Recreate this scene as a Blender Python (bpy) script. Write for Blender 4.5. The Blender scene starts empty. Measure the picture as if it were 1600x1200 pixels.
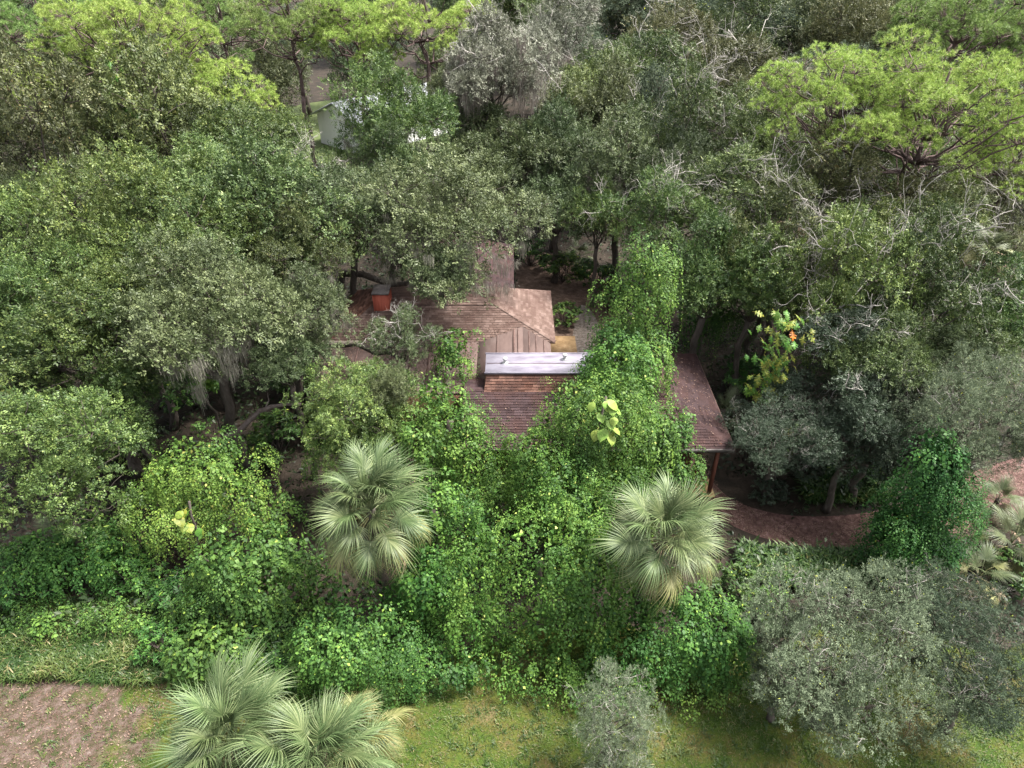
import bpy, math, random
import numpy as np
from mathutils import Vector, Matrix

# ------------------------------------------------------------------ camera, sky, sun, exposure
S = bpy.context.scene
CAM_H = 22.0
PITCH = math.radians(35)
cam_d = bpy.data.cameras.new('camera'); cam = bpy.data.objects.new('camera', cam_d)
S.collection.objects.link(cam); S.camera = cam
cam.location = (0, 0, CAM_H); cam.rotation_euler = (math.pi/2 - PITCH, 0, 0)
cam_d.sensor_width = 36; cam_d.lens = 24.0; cam_d.clip_end = 2000

SUN_EL, SUN_AZ = math.radians(62), math.radians(75)      # azimuth from +Y towards +X: high light from beyond and right of the house
W = bpy.data.worlds.new('World'); S.world = W; W.use_nodes = True
nt = W.node_tree; nt.nodes.clear()
sky = nt.nodes.new('ShaderNodeTexSky'); sky.sky_type = 'NISHITA'; sky.sun_disc = False
sky.sun_elevation = SUN_EL; sky.sun_rotation = SUN_AZ; sky.dust_density = 6.0; sky.air_density = 1.0; sky.ozone_density = 1.0
hs = nt.nodes.new('ShaderNodeHueSaturation'); hs.inputs['Saturation'].default_value = 0.28
bg = nt.nodes.new('ShaderNodeBackground'); bg.inputs['Strength'].default_value = 0.115
wo = nt.nodes.new('ShaderNodeOutputWorld')
nt.links.new(sky.outputs[0], hs.inputs['Color']); nt.links.new(hs.outputs[0], bg.inputs['Color']); nt.links.new(bg.outputs[0], wo.inputs['Surface'])
sun_d = bpy.data.lights.new('sun', 'SUN'); sun_d.energy = 2.9; sun_d.angle = math.radians(11); sun_d.color = (1.0, 0.95, 0.88)
sun = bpy.data.objects.new('sun', sun_d); S.collection.objects.link(sun)
sdir = Vector((math.sin(SUN_AZ)*math.cos(SUN_EL), math.cos(SUN_AZ)*math.cos(SUN_EL), math.sin(SUN_EL)))
sun.rotation_euler = sdir.to_track_quat('Z', 'Y').to_euler()
S.view_settings.view_transform = 'Standard'; S.view_settings.look = 'None'
S.view_settings.gamma = 1.0; S.view_settings.use_curve_mapping = False
S.view_settings.exposure = 1.93
S.cycles.max_bounces = 3; S.cycles.diffuse_bounces = 1; S.cycles.glossy_bounces = 1
S.cycles.transmission_bounces = 3; S.cycles.transparent_max_bounces = 4
S.cycles.use_denoising = True; S.cycles.denoising_prefilter = 'NONE'

# ------------------------------------------------------------------ helpers
C = S.collection
PI = math.pi
F = 1600/1.5
CP, SP = math.cos(PITCH), math.sin(PITCH)
def at(px, py, z):
    """world point seen at photo pixel (px, py) on the level z"""
    u, v = (px-800)/F, (600-py)/F
    d = np.array([u, CP+v*SP, -SP+v*CP])
    t = (z-CAM_H)/d[2]
    return np.array([d[0]*t, d[1]*t, z])
def mpp(p):
    """metres per photo pixel at a world point"""
    return (p[1]*CP+(CAM_H-p[2])*SP)/F

def norm(v):
    return v/np.maximum(np.linalg.norm(v, axis=-1, keepdims=True), 1e-9)
def rsphere(rng, n):
    return norm(rng.normal(size=(n, 3)))

class MB:
    """collects triangles/quads as numpy arrays and builds one mesh"""
    def __init__(s): s.v=[]; s.f=[]; s.t=[]; s.n=0; s.uv=[]; s.m=[]
    def add(s, verts, faces, tint=None, mat=0):
        verts = np.asarray(verts, float).reshape(-1, 3); faces = np.asarray(faces, np.int64)
        s.v.append(verts); s.f.append(faces+s.n)
        if tint is None: tint = np.zeros((len(verts), 4))
        s.t.append(np.asarray(tint, float)); s.n += len(verts); s.m.append(np.full(len(faces), mat))
    def tri_leaves(s, pos, nrm, along, length, width, tint, fold=0.18):
        n = len(pos)
        if n == 0: return
        side = norm(np.cross(nrm, along)); al = norm(np.cross(side, nrm)); nn = norm(nrm)
        L = np.broadcast_to(np.asarray(length, float), (n,))[:, None]; Wd = np.broadcast_to(np.asarray(width, float), (n,))[:, None]
        mid = pos+al*L*0.45+nn*L*fold*0.6
        v = np.stack([pos, mid-side*Wd*0.5-nn*Wd*fold, pos+al*L-nn*L*fold*0.7, mid+side*Wd*0.5-nn*Wd*fold], 1).reshape(-1, 3)
        b = np.arange(n)[:, None]*4
        f = np.concatenate([b+np.array([[0, 1, 2]]), b+np.array([[0, 2, 3]])], 0)
        s.add(v, f, np.repeat(tint, 4, 0))
    def needles(s, pos, d, length, width, tint, rng):
        n = len(pos); side = norm(np.cross(d, rsphere(rng, n)))*width*0.5
        v = np.stack([pos-side, pos+side, pos+d*np.asarray(length)[:, None]], 1).reshape(-1, 3)
        f = np.arange(n)[:, None]*3+np.array([[0, 1, 2]])
        s.add(v, f, np.repeat(tint, 3, 0))
    def tube(s, pts, rad, sides=6, tint=(0, 0, 0, 1)):
        pts = np.asarray(pts, float); k = len(pts); rad = np.broadcast_to(np.asarray(rad, float), (k,))
        tan = norm(np.gradient(pts, axis=0)); ref = np.where(np.abs(tan[:, 2:3]) > 0.9, np.array([[1., 0, 0]]), np.array([[0, 0, 1.]]))
        a = norm(np.cross(tan, ref)); b = np.cross(tan, a); th = np.arange(sides)*2*PI/sides
        v = pts[:, None]+rad[:, None, None]*(a[:, None]*np.cos(th)[None, :, None]+b[:, None]*np.sin(th)[None, :, None])
        i = np.arange(k-1)[:, None]*sides; j = np.arange(sides)[None]; j2 = (j+1) % sides
        q = np.stack([i+j, i+j2, i+sides+j2, i+sides+j], -1).reshape(-1, 4)
        f = np.concatenate([q[:, [0, 1, 2]], q[:, [0, 2, 3]]])
        cap = np.array([[0, n_+1, n_] for n_ in range(1, sides-1)]); cap2 = np.array([[0, n_, n_+1] for n_ in range(1, sides-1)])+(k-1)*sides
        s.add(v.reshape(-1, 3), np.concatenate([f, cap, cap2]), np.tile(np.array(tint, float), (k*sides, 1)))
    def box(s, x0, x1, y0, y1, z0, z1):
        v = [(x, y, z) for z in (z0, z1) for y in (y0, y1) for x in (x0, x1)]
        q = [(0, 2, 3, 1), (4, 5, 7, 6), (0, 1, 5, 4), (2, 6, 7, 3), (0, 4, 6, 2), (1, 3, 7, 5)]
        s.add(v, [t for a, b, c, d in q for t in ((a, b, c), (a, c, d))])
    def mesh(s, name, smooth=False):
        v = np.concatenate(s.v); f = np.concatenate(s.f); t = np.concatenate(s.t)
        me = bpy.data.meshes.new(name)
        me.vertices.add(len(v)); me.vertices.foreach_set('co', v.astype(np.float32).ravel())
        me.loops.add(len(f)*3); me.loops.foreach_set('vertex_index', f.astype(np.int32).ravel())
        me.polygons.add(len(f)); me.polygons.foreach_set('loop_start', np.arange(0, len(f)*3, 3, dtype=np.int32))
        me.polygons.foreach_set('loop_total', np.full(len(f), 3, np.int32))
        if smooth: me.polygons.foreach_set('use_smooth', np.ones(len(f), bool))
        a = me.attributes.new('tint', 'FLOAT_COLOR', 'POINT'); a.data.foreach_set('color', t.astype(np.float32).ravel())
        me.materials.append(None)
        me.update(calc_edges=True)
        return me

def obj(name, me, mat=None, parent=None, loc=None, scale=None, rotz=None, kind=None):
    o = bpy.data.objects.new(name, me); C.objects.link(o)
    if mat:
        if me.materials[0] is None: me.materials[0] = mat
        if me.materials[0] != mat: o.material_slots[0].link = 'OBJECT'; o.material_slots[0].material = mat
    if parent: o.parent = parent
    if loc is not None: o.location = loc
    if scale is not None: o.scale = scale if hasattr(scale, '__len__') else (scale,)*3
    if rotz is not None: o.rotation_euler[2] = rotz
    if kind: o['kind'] = kind
    return o
def tag(o, label, cat, group=None):
    o['label'] = label; o['category'] = cat
    if group: o['group'] = group
    return o
def thing(name, label, cat, loc, group=None, rotz=0):
    o = bpy.data.objects.new(name, None); C.objects.link(o); o.empty_display_size = 0.3
    o.location = loc; o.rotation_euler[2] = rotz
    return tag(o, label, cat, group)

# ------------------------------------------------------------------ materials
def nodes(name):
    m = bpy.data.materials.new(name); m.use_nodes = True; n = m.node_tree; n.nodes.clear()
    return m, n, n.nodes.new('ShaderNodeOutputMaterial')
def N(n, typ, **kw):
    x = n.nodes.new(typ)
    for k, v in kw.items():
        if k.startswith('i_'): x.inputs[k[2:].replace('_', ' ')].default_value = v
        else: setattr(x, k, v)
    return x
def ramp(n, stops, src, interp='LINEAR'):
    r = n.nodes.new('ShaderNodeValToRGB'); e = r.color_ramp.elements; r.color_ramp.interpolation = interp
    while len(e) < len(stops): e.new(0.5)
    for k, (p, c) in enumerate(stops): e[k].position = p; e[k].color = (*c, 1)
    n.links.new(src, r.inputs[0]); return r

def leaf_mat(name, stops, trans=0.3, rough=0.5, spec=0.35, hue=0.018, val=0.22, clump=0.6, rare=None, warm=1.0):
    """leaf colour: one random number per leaf, one per clump, one per plant"""
    if warm: stops = [(q, (x[0]*1.10*warm, x[1]*1.05*warm, x[2]*.88*warm)) for q, x in stops]
    m, n, out = nodes(name); L = n.links.new
    at_ = N(n, 'ShaderNodeAttribute', attribute_name='tint'); sp = N(n, 'ShaderNodeSeparateColor'); L(at_.outputs['Color'], sp.inputs[0])
    mx = N(n, 'ShaderNodeMix', data_type='FLOAT'); mx.inputs[0].default_value = clump
    L(sp.outputs[0], mx.inputs[2]); L(sp.outputs[1], mx.inputs[3])
    r = ramp(n, stops, mx.outputs[0])
    col = r.outputs[0]
    if rare:
        gt = N(n, 'ShaderNodeMath', operation='GREATER_THAN'); gt.inputs[1].default_value = 1-rare[0]; L(sp.outputs[2], gt.inputs[0])
        mc = N(n, 'ShaderNodeMix', data_type='RGBA'); L(gt.outputs[0], mc.inputs[0]); L(col, mc.inputs[6]); mc.inputs[7].default_value = (*rare[1], 1); col = mc.outputs[2]
    oi = N(n, 'ShaderNodeObjectInfo'); hv = N(n, 'ShaderNodeHueSaturation')
    a = N(n, 'ShaderNodeMapRange'); a.inputs[3].default_value = 0.5-hue; a.inputs[4].default_value = 0.5+hue; L(oi.outputs['Random'], a.inputs[0])
    mu = N(n, 'ShaderNodeMath', operation='MULTIPLY'); mu.inputs[1].default_value = 7.31; fr = N(n, 'ShaderNodeMath', operation='FRACT'); L(oi.outputs['Random'], mu.inputs[0]); L(mu.outputs[0], fr.inputs[0])
    b = N(n, 'ShaderNodeMapRange'); b.inputs[3].default_value = 1-val; b.inputs[4].default_value = 1+val; L(fr.outputs[0], b.inputs[0])
    L(col, hv.inputs['Color']); L(a.outputs[0], hv.inputs['Hue']); L(b.outputs[0], hv.inputs['Value'])
    p = N(n, 'ShaderNodeBsdfPrincipled'); p.inputs['Roughness'].default_value = rough; p.inputs['Specular IOR Level'].default_value = spec
    t = N(n, 'ShaderNodeBsdfTranslucent'); ms = N(n, 'ShaderNodeMixShader'); ms.inputs[0].default_value = trans*.6
    L(hv.outputs[0], p.inputs['Base Color']); L(hv.outputs[0], t.inputs['Color']); L(p.outputs[0], ms.inputs[1]); L(t.outputs[0], ms.inputs[2]); L(ms.outputs[0], out.inputs['Surface'])
    return m
def noise_mat(name, stops, scale=3.0, detail=6, rough=0.85, bump=0.0, bscale=30.0, coord='Object', stretch=(1, 1, 1), spec=0.25):
    m, n, out = nodes(name); L = n.links.new
    tc = N(n, 'ShaderNodeTexCoord'); mp = N(n, 'ShaderNodeMapping'); mp.inputs['Scale'].default_value = stretch; L(tc.outputs[coord], mp.inputs[0])
    no = N(n, 'ShaderNodeTexNoise'); no.inputs['Scale'].default_value = scale; no.inputs['Detail'].default_value = detail; no.inputs['Roughness'].default_value = 0.65; L(mp.outputs[0], no.inputs['Vector'])
    r = ramp(n, stops, no.outputs['Fac'])
    p = N(n, 'ShaderNodeBsdfPrincipled'); p.inputs['Roughness'].default_value = rough; p.inputs['Specular IOR Level'].default_value = spec
    L(r.outputs[0], p.inputs['Base Color'])
    if bump:
        b2 = N(n, 'ShaderNodeTexNoise'); b2.inputs['Scale'].default_value = bscale; b2.inputs['Detail'].default_value = 4; L(mp.outputs[0], b2.inputs['Vector'])
        bp = N(n, 'ShaderNodeBump'); bp.inputs['Strength'].default_value = bump; bp.inputs['Distance'].default_value = 0.05; L(b2.outputs['Fac'], bp.inputs['Height']); L(bp.outputs[0], p.inputs['Normal'])
    L(p.outputs[0], out.inputs['Surface'])
    return m

LM = {
 'olive': leaf_mat('leaf_olive', [(0.1, (.015, .029, .011)), (.5, (.056, .088, .032)), (.9, (.155, .205, .082))], rare=(.02, (.22, .24, .08))),
 'green': leaf_mat('leaf_green', [(0.1, (.014, .032, .011)), (.5, (.050, .096, .029)), (.9, (.140, .212, .068))], rare=(.02, (.25, .30, .08))),
 'yellow': leaf_mat('leaf_yellow', [(0.1, (.016, .035, .011)), (.5, (.062, .106, .032)), (.9, (.170, .235, .074))], rare=(.02, (.24, .28, .08))),
 'grey': leaf_mat('leaf_grey', [(0.1, (.023, .038, .017)), (.5, (.072, .100, .048)), (.9, (.170, .212, .112))]),
 'dark': leaf_mat('leaf_dark', [(0.1, (.017, .030, .014)), (.5, (.050, .076, .036)), (.9, (.120, .158, .080))]),
 'brown': leaf_mat('leaf_brown', [(0.1, (.030, .042, .018)), (.5, (.082, .100, .046)), (.9, (.180, .200, .105))], rare=(.02, (.18, .15, .06)), warm=.97),
 'mauve': leaf_mat('leaf_mauve', warm=0, stops=[(0.1, (.070, .078, .052)), (.5, (.155, .165, .118)), (.9, (.275, .285, .215))], hue=.012, val=.12),
 'silver': leaf_mat('leaf_silver', warm=0, stops=[(0.1, (.042, .062, .034)), (.5, (.112, .146, .086)), (.9, (.225, .270, .175))], rare=(.006, (.38, .40, .06)), hue=.01, rough=.75, spec=.15, val=.1),
 'slate': leaf_mat('leaf_slate', warm=0, stops=[(0.1, (.026, .042, .025)), (.5, (.066, .092, .056)), (.9, (.140, .175, .108))], rare=(.010, (.32, .36, .05)), hue=.015, rough=.7, spec=.2),
 'shade': leaf_mat('leaf_shade', warm=0, stops=[(0.1, (.014, .024, .013)), (.5, (.036, .054, .031)), (.9, (.085, .112, .068))], hue=.02),  # dark leaf; shade of the right-hand thicket is also put into the colour
 'vine': leaf_mat('leaf_vine', warm=0, stops=[(0.1, (.014, .044, .009)), (.5, (.050, .114, .019)), (.9, (.145, .245, .042))], rare=(.010, (.32, .38, .09)), rough=.55, spec=.22, val=.1, hue=.014, trans=.32, clump=.7),
 'vine_yellow': leaf_mat('leaf_vine_yellow', warm=0, stops=[(0.1, (.022, .055, .011)), (.5, (.066, .128, .022)), (.9, (.175, .250, .045))], rare=(.015, (.30, .30, .08)), rough=.55, spec=.22, val=.1, hue=.012, trans=.3, clump=.7),
 'vine_dark': leaf_mat('leaf_vine_dark', [(0.1, (.014, .046, .012)), (.5, (.036, .098, .024)), (.9, (.100, .205, .045))], rare=(.015, (.22, .34, .06)), rough=.55, spec=.22, val=.12),
 'emerald': leaf_mat('leaf_emerald', [(0.1, (.010, .042, .012)), (.5, (.026, .086, .022)), (.9, (.072, .170, .042))], rare=(.004, (.30, .36, .05)), rough=.5, spec=.22, val=.1, hue=.01),
 'shrub':  leaf_mat('leaf_shrub',  [(0.1, (.012, .035, .010)), (.5, (.028, .075, .020)), (.9, (.075, .150, .035))], rare=(.03, (.22, .32, .05)), rough=.5, spec=.25),
 'pine': leaf_mat('needle_pine', warm=0, stops=[(0.05, (.085, .150, .024)), (.5, (.280, .395, .085)), (.95, (.560, .680, .210))], rare=(.03, (.32, .29, .10)), hue=.012, val=.10, clump=.55, trans=.6),
 'pine_far': leaf_mat('needle_pine_far', warm=0, stops=[(0.05, (.060, .110, .026)), (.5, (.170, .260, .070)), (.95, (.350, .450, .150))], hue=.015, val=.12, clump=.5, trans=.5),
 'palm': leaf_mat('palm_leaflet', warm=0, stops=[(0.0, (.028, .052, .018)), (.5, (.088, .128, .048)), (1, (.260, .300, .150))], rough=.45, spec=.35, hue=.014, val=.18, clump=.25),
 'palm_dark': leaf_mat('palmetto_leaflet', [(0.0, (.035, .055, .030)), (.5, (.080, .105, .060)), (1, (.16, .18, .11))], rough=.4, hue=.015, val=.2),
 'palm_old': leaf_mat('palm_leaflet_old', warm=0, stops=[(0.0, (.085, .105, .032)), (.5, (.185, .190, .070)), (1, (.34, .32, .15))], rough=.5, hue=.012, val=.12, clump=.3),
 'palm_dead': leaf_mat('palm_leaflet_dead', warm=0, stops=[(0.0, (.10, .07, .045)), (.5, (.20, .145, .095)), (1, (.34, .25, .18))], rough=.7, hue=.012, val=.2, trans=.15),
 'moss': leaf_mat('spanish_moss', warm=0, stops=[(0.0, (.12, .115, .094)), (.5, (.20, .188, .156)), (1, (.31, .29, .245))], rough=.9, spec=.1, hue=.01, val=.12, trans=.3),
 'moss_pink': leaf_mat('spanish_moss_rosy', warm=0, stops=[(0.0, (.19, .160, .145)), (.5, (.31, .265, .24)), (1, (.44, .39, .35))], rough=.9, spec=.1, hue=.01, val=.12, trans=.25),
 'bigleaf': leaf_mat('big_leaf', [(0.0, (.020, .07, .012)), (.5, (.050, .13, .022)), (1, (.11, .22, .04))], rough=.5, spec=.25, val=.2, trans=.25),
 'bigleaf_yellow': leaf_mat('big_leaf_yellow', [(0.0, (.030, .07, .010)), (.5, (.11, .15, .026)), (1, (.28, .27, .06))], rough=.5, spec=.25, val=.2, trans=.25),
 'bigleaf_pale': leaf_mat('big_leaf_pale', [(0.0, (.09, .17, .03)), (.5, (.17, .26, .06)), (1, (.29, .36, .13))], rough=.5, spec=.25, val=.12, trans=.3),
 'bigleaf_orange': leaf_mat('big_leaf_orange', [(0.0, (.30, .10, .01)), (1, (.48, .20, .02))], rough=.4, val=.08, hue=.01),
 'weed': leaf_mat('weed_blades', warm=0, stops=[(0.05, (.014, .040, .008)), (.5, (.045, .082, .018)), (.95, (.120, .145, .042))], rare=(.05, (.20, .17, .08)), hue=.0, val=.0),
 'weed_dark': leaf_mat('weed_blades_dark', warm=0, stops=[(0.05, (.014, .040, .010)), (.5, (.036, .082, .018)), (.95, (.095, .150, .038))], rare=(.03, (.18, .18, .06)), hue=.0, val=.0),
 'lawn': leaf_mat('lawn_blades', warm=0, stops=[(0.05, (.022, .048, .008)), (.5, (.056, .088, .014)), (.95, (.120, .150, .032))], rare=(.14, (.16, .12, .06)), hue=.0, val=.0),
 'litter': leaf_mat('fallen_leaves', warm=0, stops=[(0.05, (.050, .028, .020)), (.5, (.115, .068, .050)), (.95, (.23, .160, .130))], hue=0, val=0, trans=.05, rough=.8),
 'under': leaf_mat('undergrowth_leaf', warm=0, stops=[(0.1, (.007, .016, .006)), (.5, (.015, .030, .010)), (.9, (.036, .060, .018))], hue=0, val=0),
}
BARK = noise_mat('bark', [(.3, (.045, .036, .030)), (.6, (.105, .088, .075)), (.8, (.16, .14, .12))], 6, bump=.5, stretch=(1, 1, .25))
BARK_PINE = noise_mat('bark_pine', [(.3, (.075, .050, .045)), (.6, (.155, .110, .105)), (.8, (.23, .18, .17))], 5, bump=.6, stretch=(1, 1, .35))
BARK_PALE = noise_mat('bark_pale', [(.3, (.24, .22, .20)), (.6, (.40, .375, .345)), (.8, (.55, .53, .50))], 8)
BARK_LICHEN = noise_mat('bark_lichen', [(.35, (.10, .075, .065)), (.55, (.17, .135, .125)), (.75, (.26, .23, .21))], 7, bump=.4)

# ------------------------------------------------------------------ plant meshes
def tints(rng, n, clump=None):
    t = np.ones((n, 4)); t[:, 0] = rng.random(n); t[:, 2] = rng.random(n)
    t[:, 1] = rng.random(n) if clump is None else clump
    return t
def bend(rng, a, b, k=5, wob=0.12, up=0.0):
    a = np.asarray(a, float); b = np.asarray(b, float)
    s = np.linspace(0, 1, k)[:, None]; L = np.linalg.norm(b-a)
    w = rng.normal(size=(k, 3))*wob*L*np.sin(s*PI)*0.6
    w[:, 2] += (np.sin(s*PI)*up*L)[:, 0]
    return a+(b-a)*s+w

def spiral_dirs(rng, n, zmin, jit=0.25):
    i = np.arange(n)+0.5; z = zmin+(1-zmin)*i/n; ph = i*2.39996+rng.random()*6
    r = np.sqrt(np.maximum(0, 1-z*z)); d = np.stack([r*np.cos(ph), r*np.sin(ph), z], 1)
    return norm(d+rng.normal(size=d.shape)*jit)

def build_oak(seed, R=5.0, flat=0.62, n_lobes=17, n_pads=24, per=190, leaf=.125, wid=.52, spread=.55, lobe=(.25, .40), open_=0.0, droop=0.0, zmin=-.55):
    """crown centred on the origin; returns crown mesh, limb mesh, pad positions, underside points"""
    rng = np.random.default_rng(seed); mb = MB(); lb = MB()
    sc = np.array([1, 1, flat])
    D = spiral_dirs(rng, n_lobes, zmin)
    cen = D*sc*R*(0.70+rng.uniform(-.30, .24, (n_lobes, 1))); cen[0] = (0, 0, R*.1)
    rad = R*(lobe[0]*.75+(lobe[1]*1.05-lobe[0]*.75)*rng.random(n_lobes)**1.3)
    pads = []; under = []
    base = np.array([0, 0, -R*.62])
    for i in range(n_lobes):
        d2 = spiral_dirs(rng, n_pads, -0.45, .3)
        p = cen[i]+d2*rad[i]*np.array([1, 1, .8])*rng.uniform(.72, 1.2, (n_pads, 1))
        q = (p[:, None]-cen[None])/rad[None, :, None]/np.array([1, 1, .8]); dist = np.linalg.norm(q, axis=2); dist[:, i] = 9
        keep = (dist.min(1) > .72) & (rng.random(n_pads) > open_)
        lc = rng.random()
        if rad[i] < .2*R: keep &= rng.random(n_pads) < .75
        for a, dd in zip(p[keep], d2[keep]): pads.append((a, dd, lc*.5+rng.random()*.5))
        r0 = .028*R*.55
        lb.tube(bend(rng, base+rng.normal(size=3)*.05, cen[i]-np.array([0, 0, rad[i]*.2]), 6, .13, .08), np.linspace(r0, r0*.35, 6), 6)
        for a in p[keep][::3]:
            lb.tube(bend(rng, cen[i]-np.array([0, 0, rad[i]*.2]), a, 4, .16), np.linspace(r0*.33, .012, 4), 4)
    P = np.array([a for a, _, _ in pads]); PN = norm(np.array([d for _, d, _ in pads])+np.array([0, 0, .45])); PC = np.array([c for _, _, c in pads])
    m = len(P); rp = R*rng.uniform(.06, .125, m)
    LS = 9; ns = np.maximum(4, (per/LS*rng.uniform(.45, 1.45, m))).astype(int); si = np.repeat(np.arange(m), ns); q = len(si)
    e = rsphere(rng, q); nn = PN[si]; h = np.sum(e*nn, 1, keepdims=True); e = np.where(h < -.2, e-2*h*nn, e); e = norm(e-nn*np.sum(e*nn, 1, keepdims=True)*(1-spread)*.6)
    so = P[si]+e*rp[si, None]*(.15+.85*rng.random((q, 1))**.6)*rng.uniform(.75, 1.3, (q, 1))          # spray base
    sd_ = norm(e+np.array([0, 0, .15])+rng.normal(size=(q, 3))*.35); sn = norm(nn*.55+np.array([0, 0, .5])+rng.normal(size=(q, 3))*.42)  # its direction and upper side
    sl = np.cross(sn, sd_); sl = norm(sl); sn = norm(np.cross(sd_, sl)); sk = rng.uniform(.65, 1.35, q); stt = rng.random(q)
    idx = np.repeat(np.arange(q), LS); n = len(idx); u = np.tile(np.linspace(0, 1, LS), q)+rng.normal(size=n)*.06; sg = np.tile(np.where(np.arange(LS) % 2 == 0, 1., -1.), q)[:, None]; sg[LS-1::LS] *= .2
    pos = so[idx]+sd_[idx]*(u*leaf*2.3*sk[idx])[:, None]+sl[idx]*sg*leaf*.12+rng.normal(size=(n, 3))*leaf*.16
    pos[:, 2] -= droop*u*leaf*2
    ln = norm(sn[idx]+rng.normal(size=(n, 3))*.30); al = norm(sd_[idx]*.75+sl[idx]*sg*.8+rng.normal(size=(n, 3))*.25)
    sz = leaf*sk[idx]*rng.uniform(.65, 1.2, n); tt = tints(rng, n, PC[si][idx]*.6+stt[idx]*.4); tt[:, 0] = .5*tt[:, 0]+.5*stt[idx]
    mb.tri_leaves(pos, ln, al, sz, sz*wid, tt)
    k = int(n*.05); jj = rng.integers(0, n_lobes, k)          # leaves inside the lobes
    pos = cen[jj]+rsphere(rng, k)*rad[jj, None]*.75*rng.random((k, 1))**.5*np.array([1, 1, .8])
    s2 = leaf*rng.uniform(1.1, 1.9, k); mb.tri_leaves(pos, rsphere(rng, k), rsphere(rng, k), s2, s2*.6, tints(rng, k))
    return dict(crown=mb.mesh('oak_crown'), limbs=lb.mesh('oak_limbs', True), pads=P, padn=PN, R=R, base=base)

def build_moss(seed, V, n_bunch=70, per=70, length=(.5, 1.7), zmax=.2):
    """strands of moss hanging from the lower and outer pads of an oak variant"""
    rng = np.random.default_rng(seed); P = V['pads']; R = V['R']; mb = MB()
    r = np.linalg.norm(P[:, :2], axis=1); w = ((P[:, 2] < zmax*R)*(r > .35*R)).astype(float)+.02; w *= np.where(P[:, 1] < .2*R, 1, .25)
    ii = rng.choice(len(P), n_bunch, p=w/w.sum())
    for i in ii:
        L = rng.uniform(*length); n = int(per*rng.uniform(.5, 1.4)); wd = rng.uniform(.12, .38)
        st = P[i]+rng.normal(size=(n, 3))*np.array([wd, wd*.6, .12])-np.array([0, 0, .1])
        l = L*rng.uniform(.2, 1, n)*(1-.7*np.minimum(1, np.abs(st[:, 0]-P[i][0])/(2*wd)))
        side = rsphere(rng, n)*np.array([1, 1, 0]); side = norm(side)*rng.uniform(.005, .014, (n, 1))
        m1 = st+np.stack([rng.normal(size=n)*.03, rng.normal(size=n)*.03, -l*.5], 1); e = m1+np.stack([rng.normal(size=n)*.05, rng.normal(size=n)*.05, -l*.5], 1)
        v = np.stack([st-side*.6, st+side*.6, m1+side, m1-side, e], 1).reshape(-1, 3); b = np.arange(n)[:, None]*5
        f = np.concatenate([b+np.array([[0, 1, 2]]), b+np.array([[0, 2, 3]]), b+np.array([[3, 2, 4]])])
        mb.add(v, f, np.repeat(tints(rng, n, rng.random()), 5, 0))
    return mb.mesh('spanish_moss')

def build_twigs(seed, V, n=16, size=1.3, r0=.030, zmin=.0):
    """bare grey branches breaking through the top of the crown"""
    rng = np.random.default_rng(seed); P = V['pads']; PN = V['padn']; mb = MB()
    ok = np.where((P[:, 2] > zmin*V['R']))[0]; ii = rng.choice(ok, n)
    def grow(p, d, L, r, lev):
        k = 5; pts = [p]; dd = d.copy()
        for s in range(k-1):
            dd = norm(dd+rng.normal(size=3)*.24); pts.append(pts[-1]+dd*L/(k-1))
        mb.tube(pts, np.linspace(r, r*.45, k), 4 if lev else 5)
        if lev < 3:
            for s in range(rng.integers(2, 4)):
                j = rng.integers(1, k); grow(pts[j], norm(dd*.6+rng.normal(size=3)*.75), L*rng.uniform(.45, .75), r*.5, lev+1)
    for i in ii:
        d = norm(PN[i]*.6+rng.normal(size=3)*.8); d[2] = abs(d[2])*.6
        grow(P[i]-PN[i]*.4, norm(d), size*rng.uniform(.6, 1.3), r0*rng.uniform(.7, 1.3), 0)
    return mb.mesh('bare_twigs', True)

def build_trunk(seed, h=1.0):
    rng = np.random.default_rng(seed); mb = MB(); z = np.linspace(0, 1, 8)
    pts = np.stack([np.cumsum(rng.normal(size=8)*.035), np.cumsum(rng.normal(size=8)*.035), z], 1); pts[:, :2] -= np.linspace(0, 1, 8)[:, None]*pts[-1, :2]; pts[0, :2] = 0
    mb.tube(pts, np.array([1.35, 1.08, .98, .92, .88, .84, .82, .85]), 9)
    return mb
TRUNKS = []
for sd in range(3):
    mb = build_trunk(sd)
    # rings are in metres across, unit height
    v = mb.v[0]; TRUNKS.append((v.copy(), mb.f[0].copy()))
def trunk_mesh(i, r, h):
    v, f = TRUNKS[i % 3]; v = v.copy(); cz = v[:, 2].copy(); ring = np.repeat(v.reshape(8, 9, 3).mean(1), 9, 0)
    off = v-ring; v = ring*np.array([h, h, h])+off*np.array([r, r, r]); mb = MB(); mb.add(v, f); return mb.mesh('trunk', True)

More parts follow.
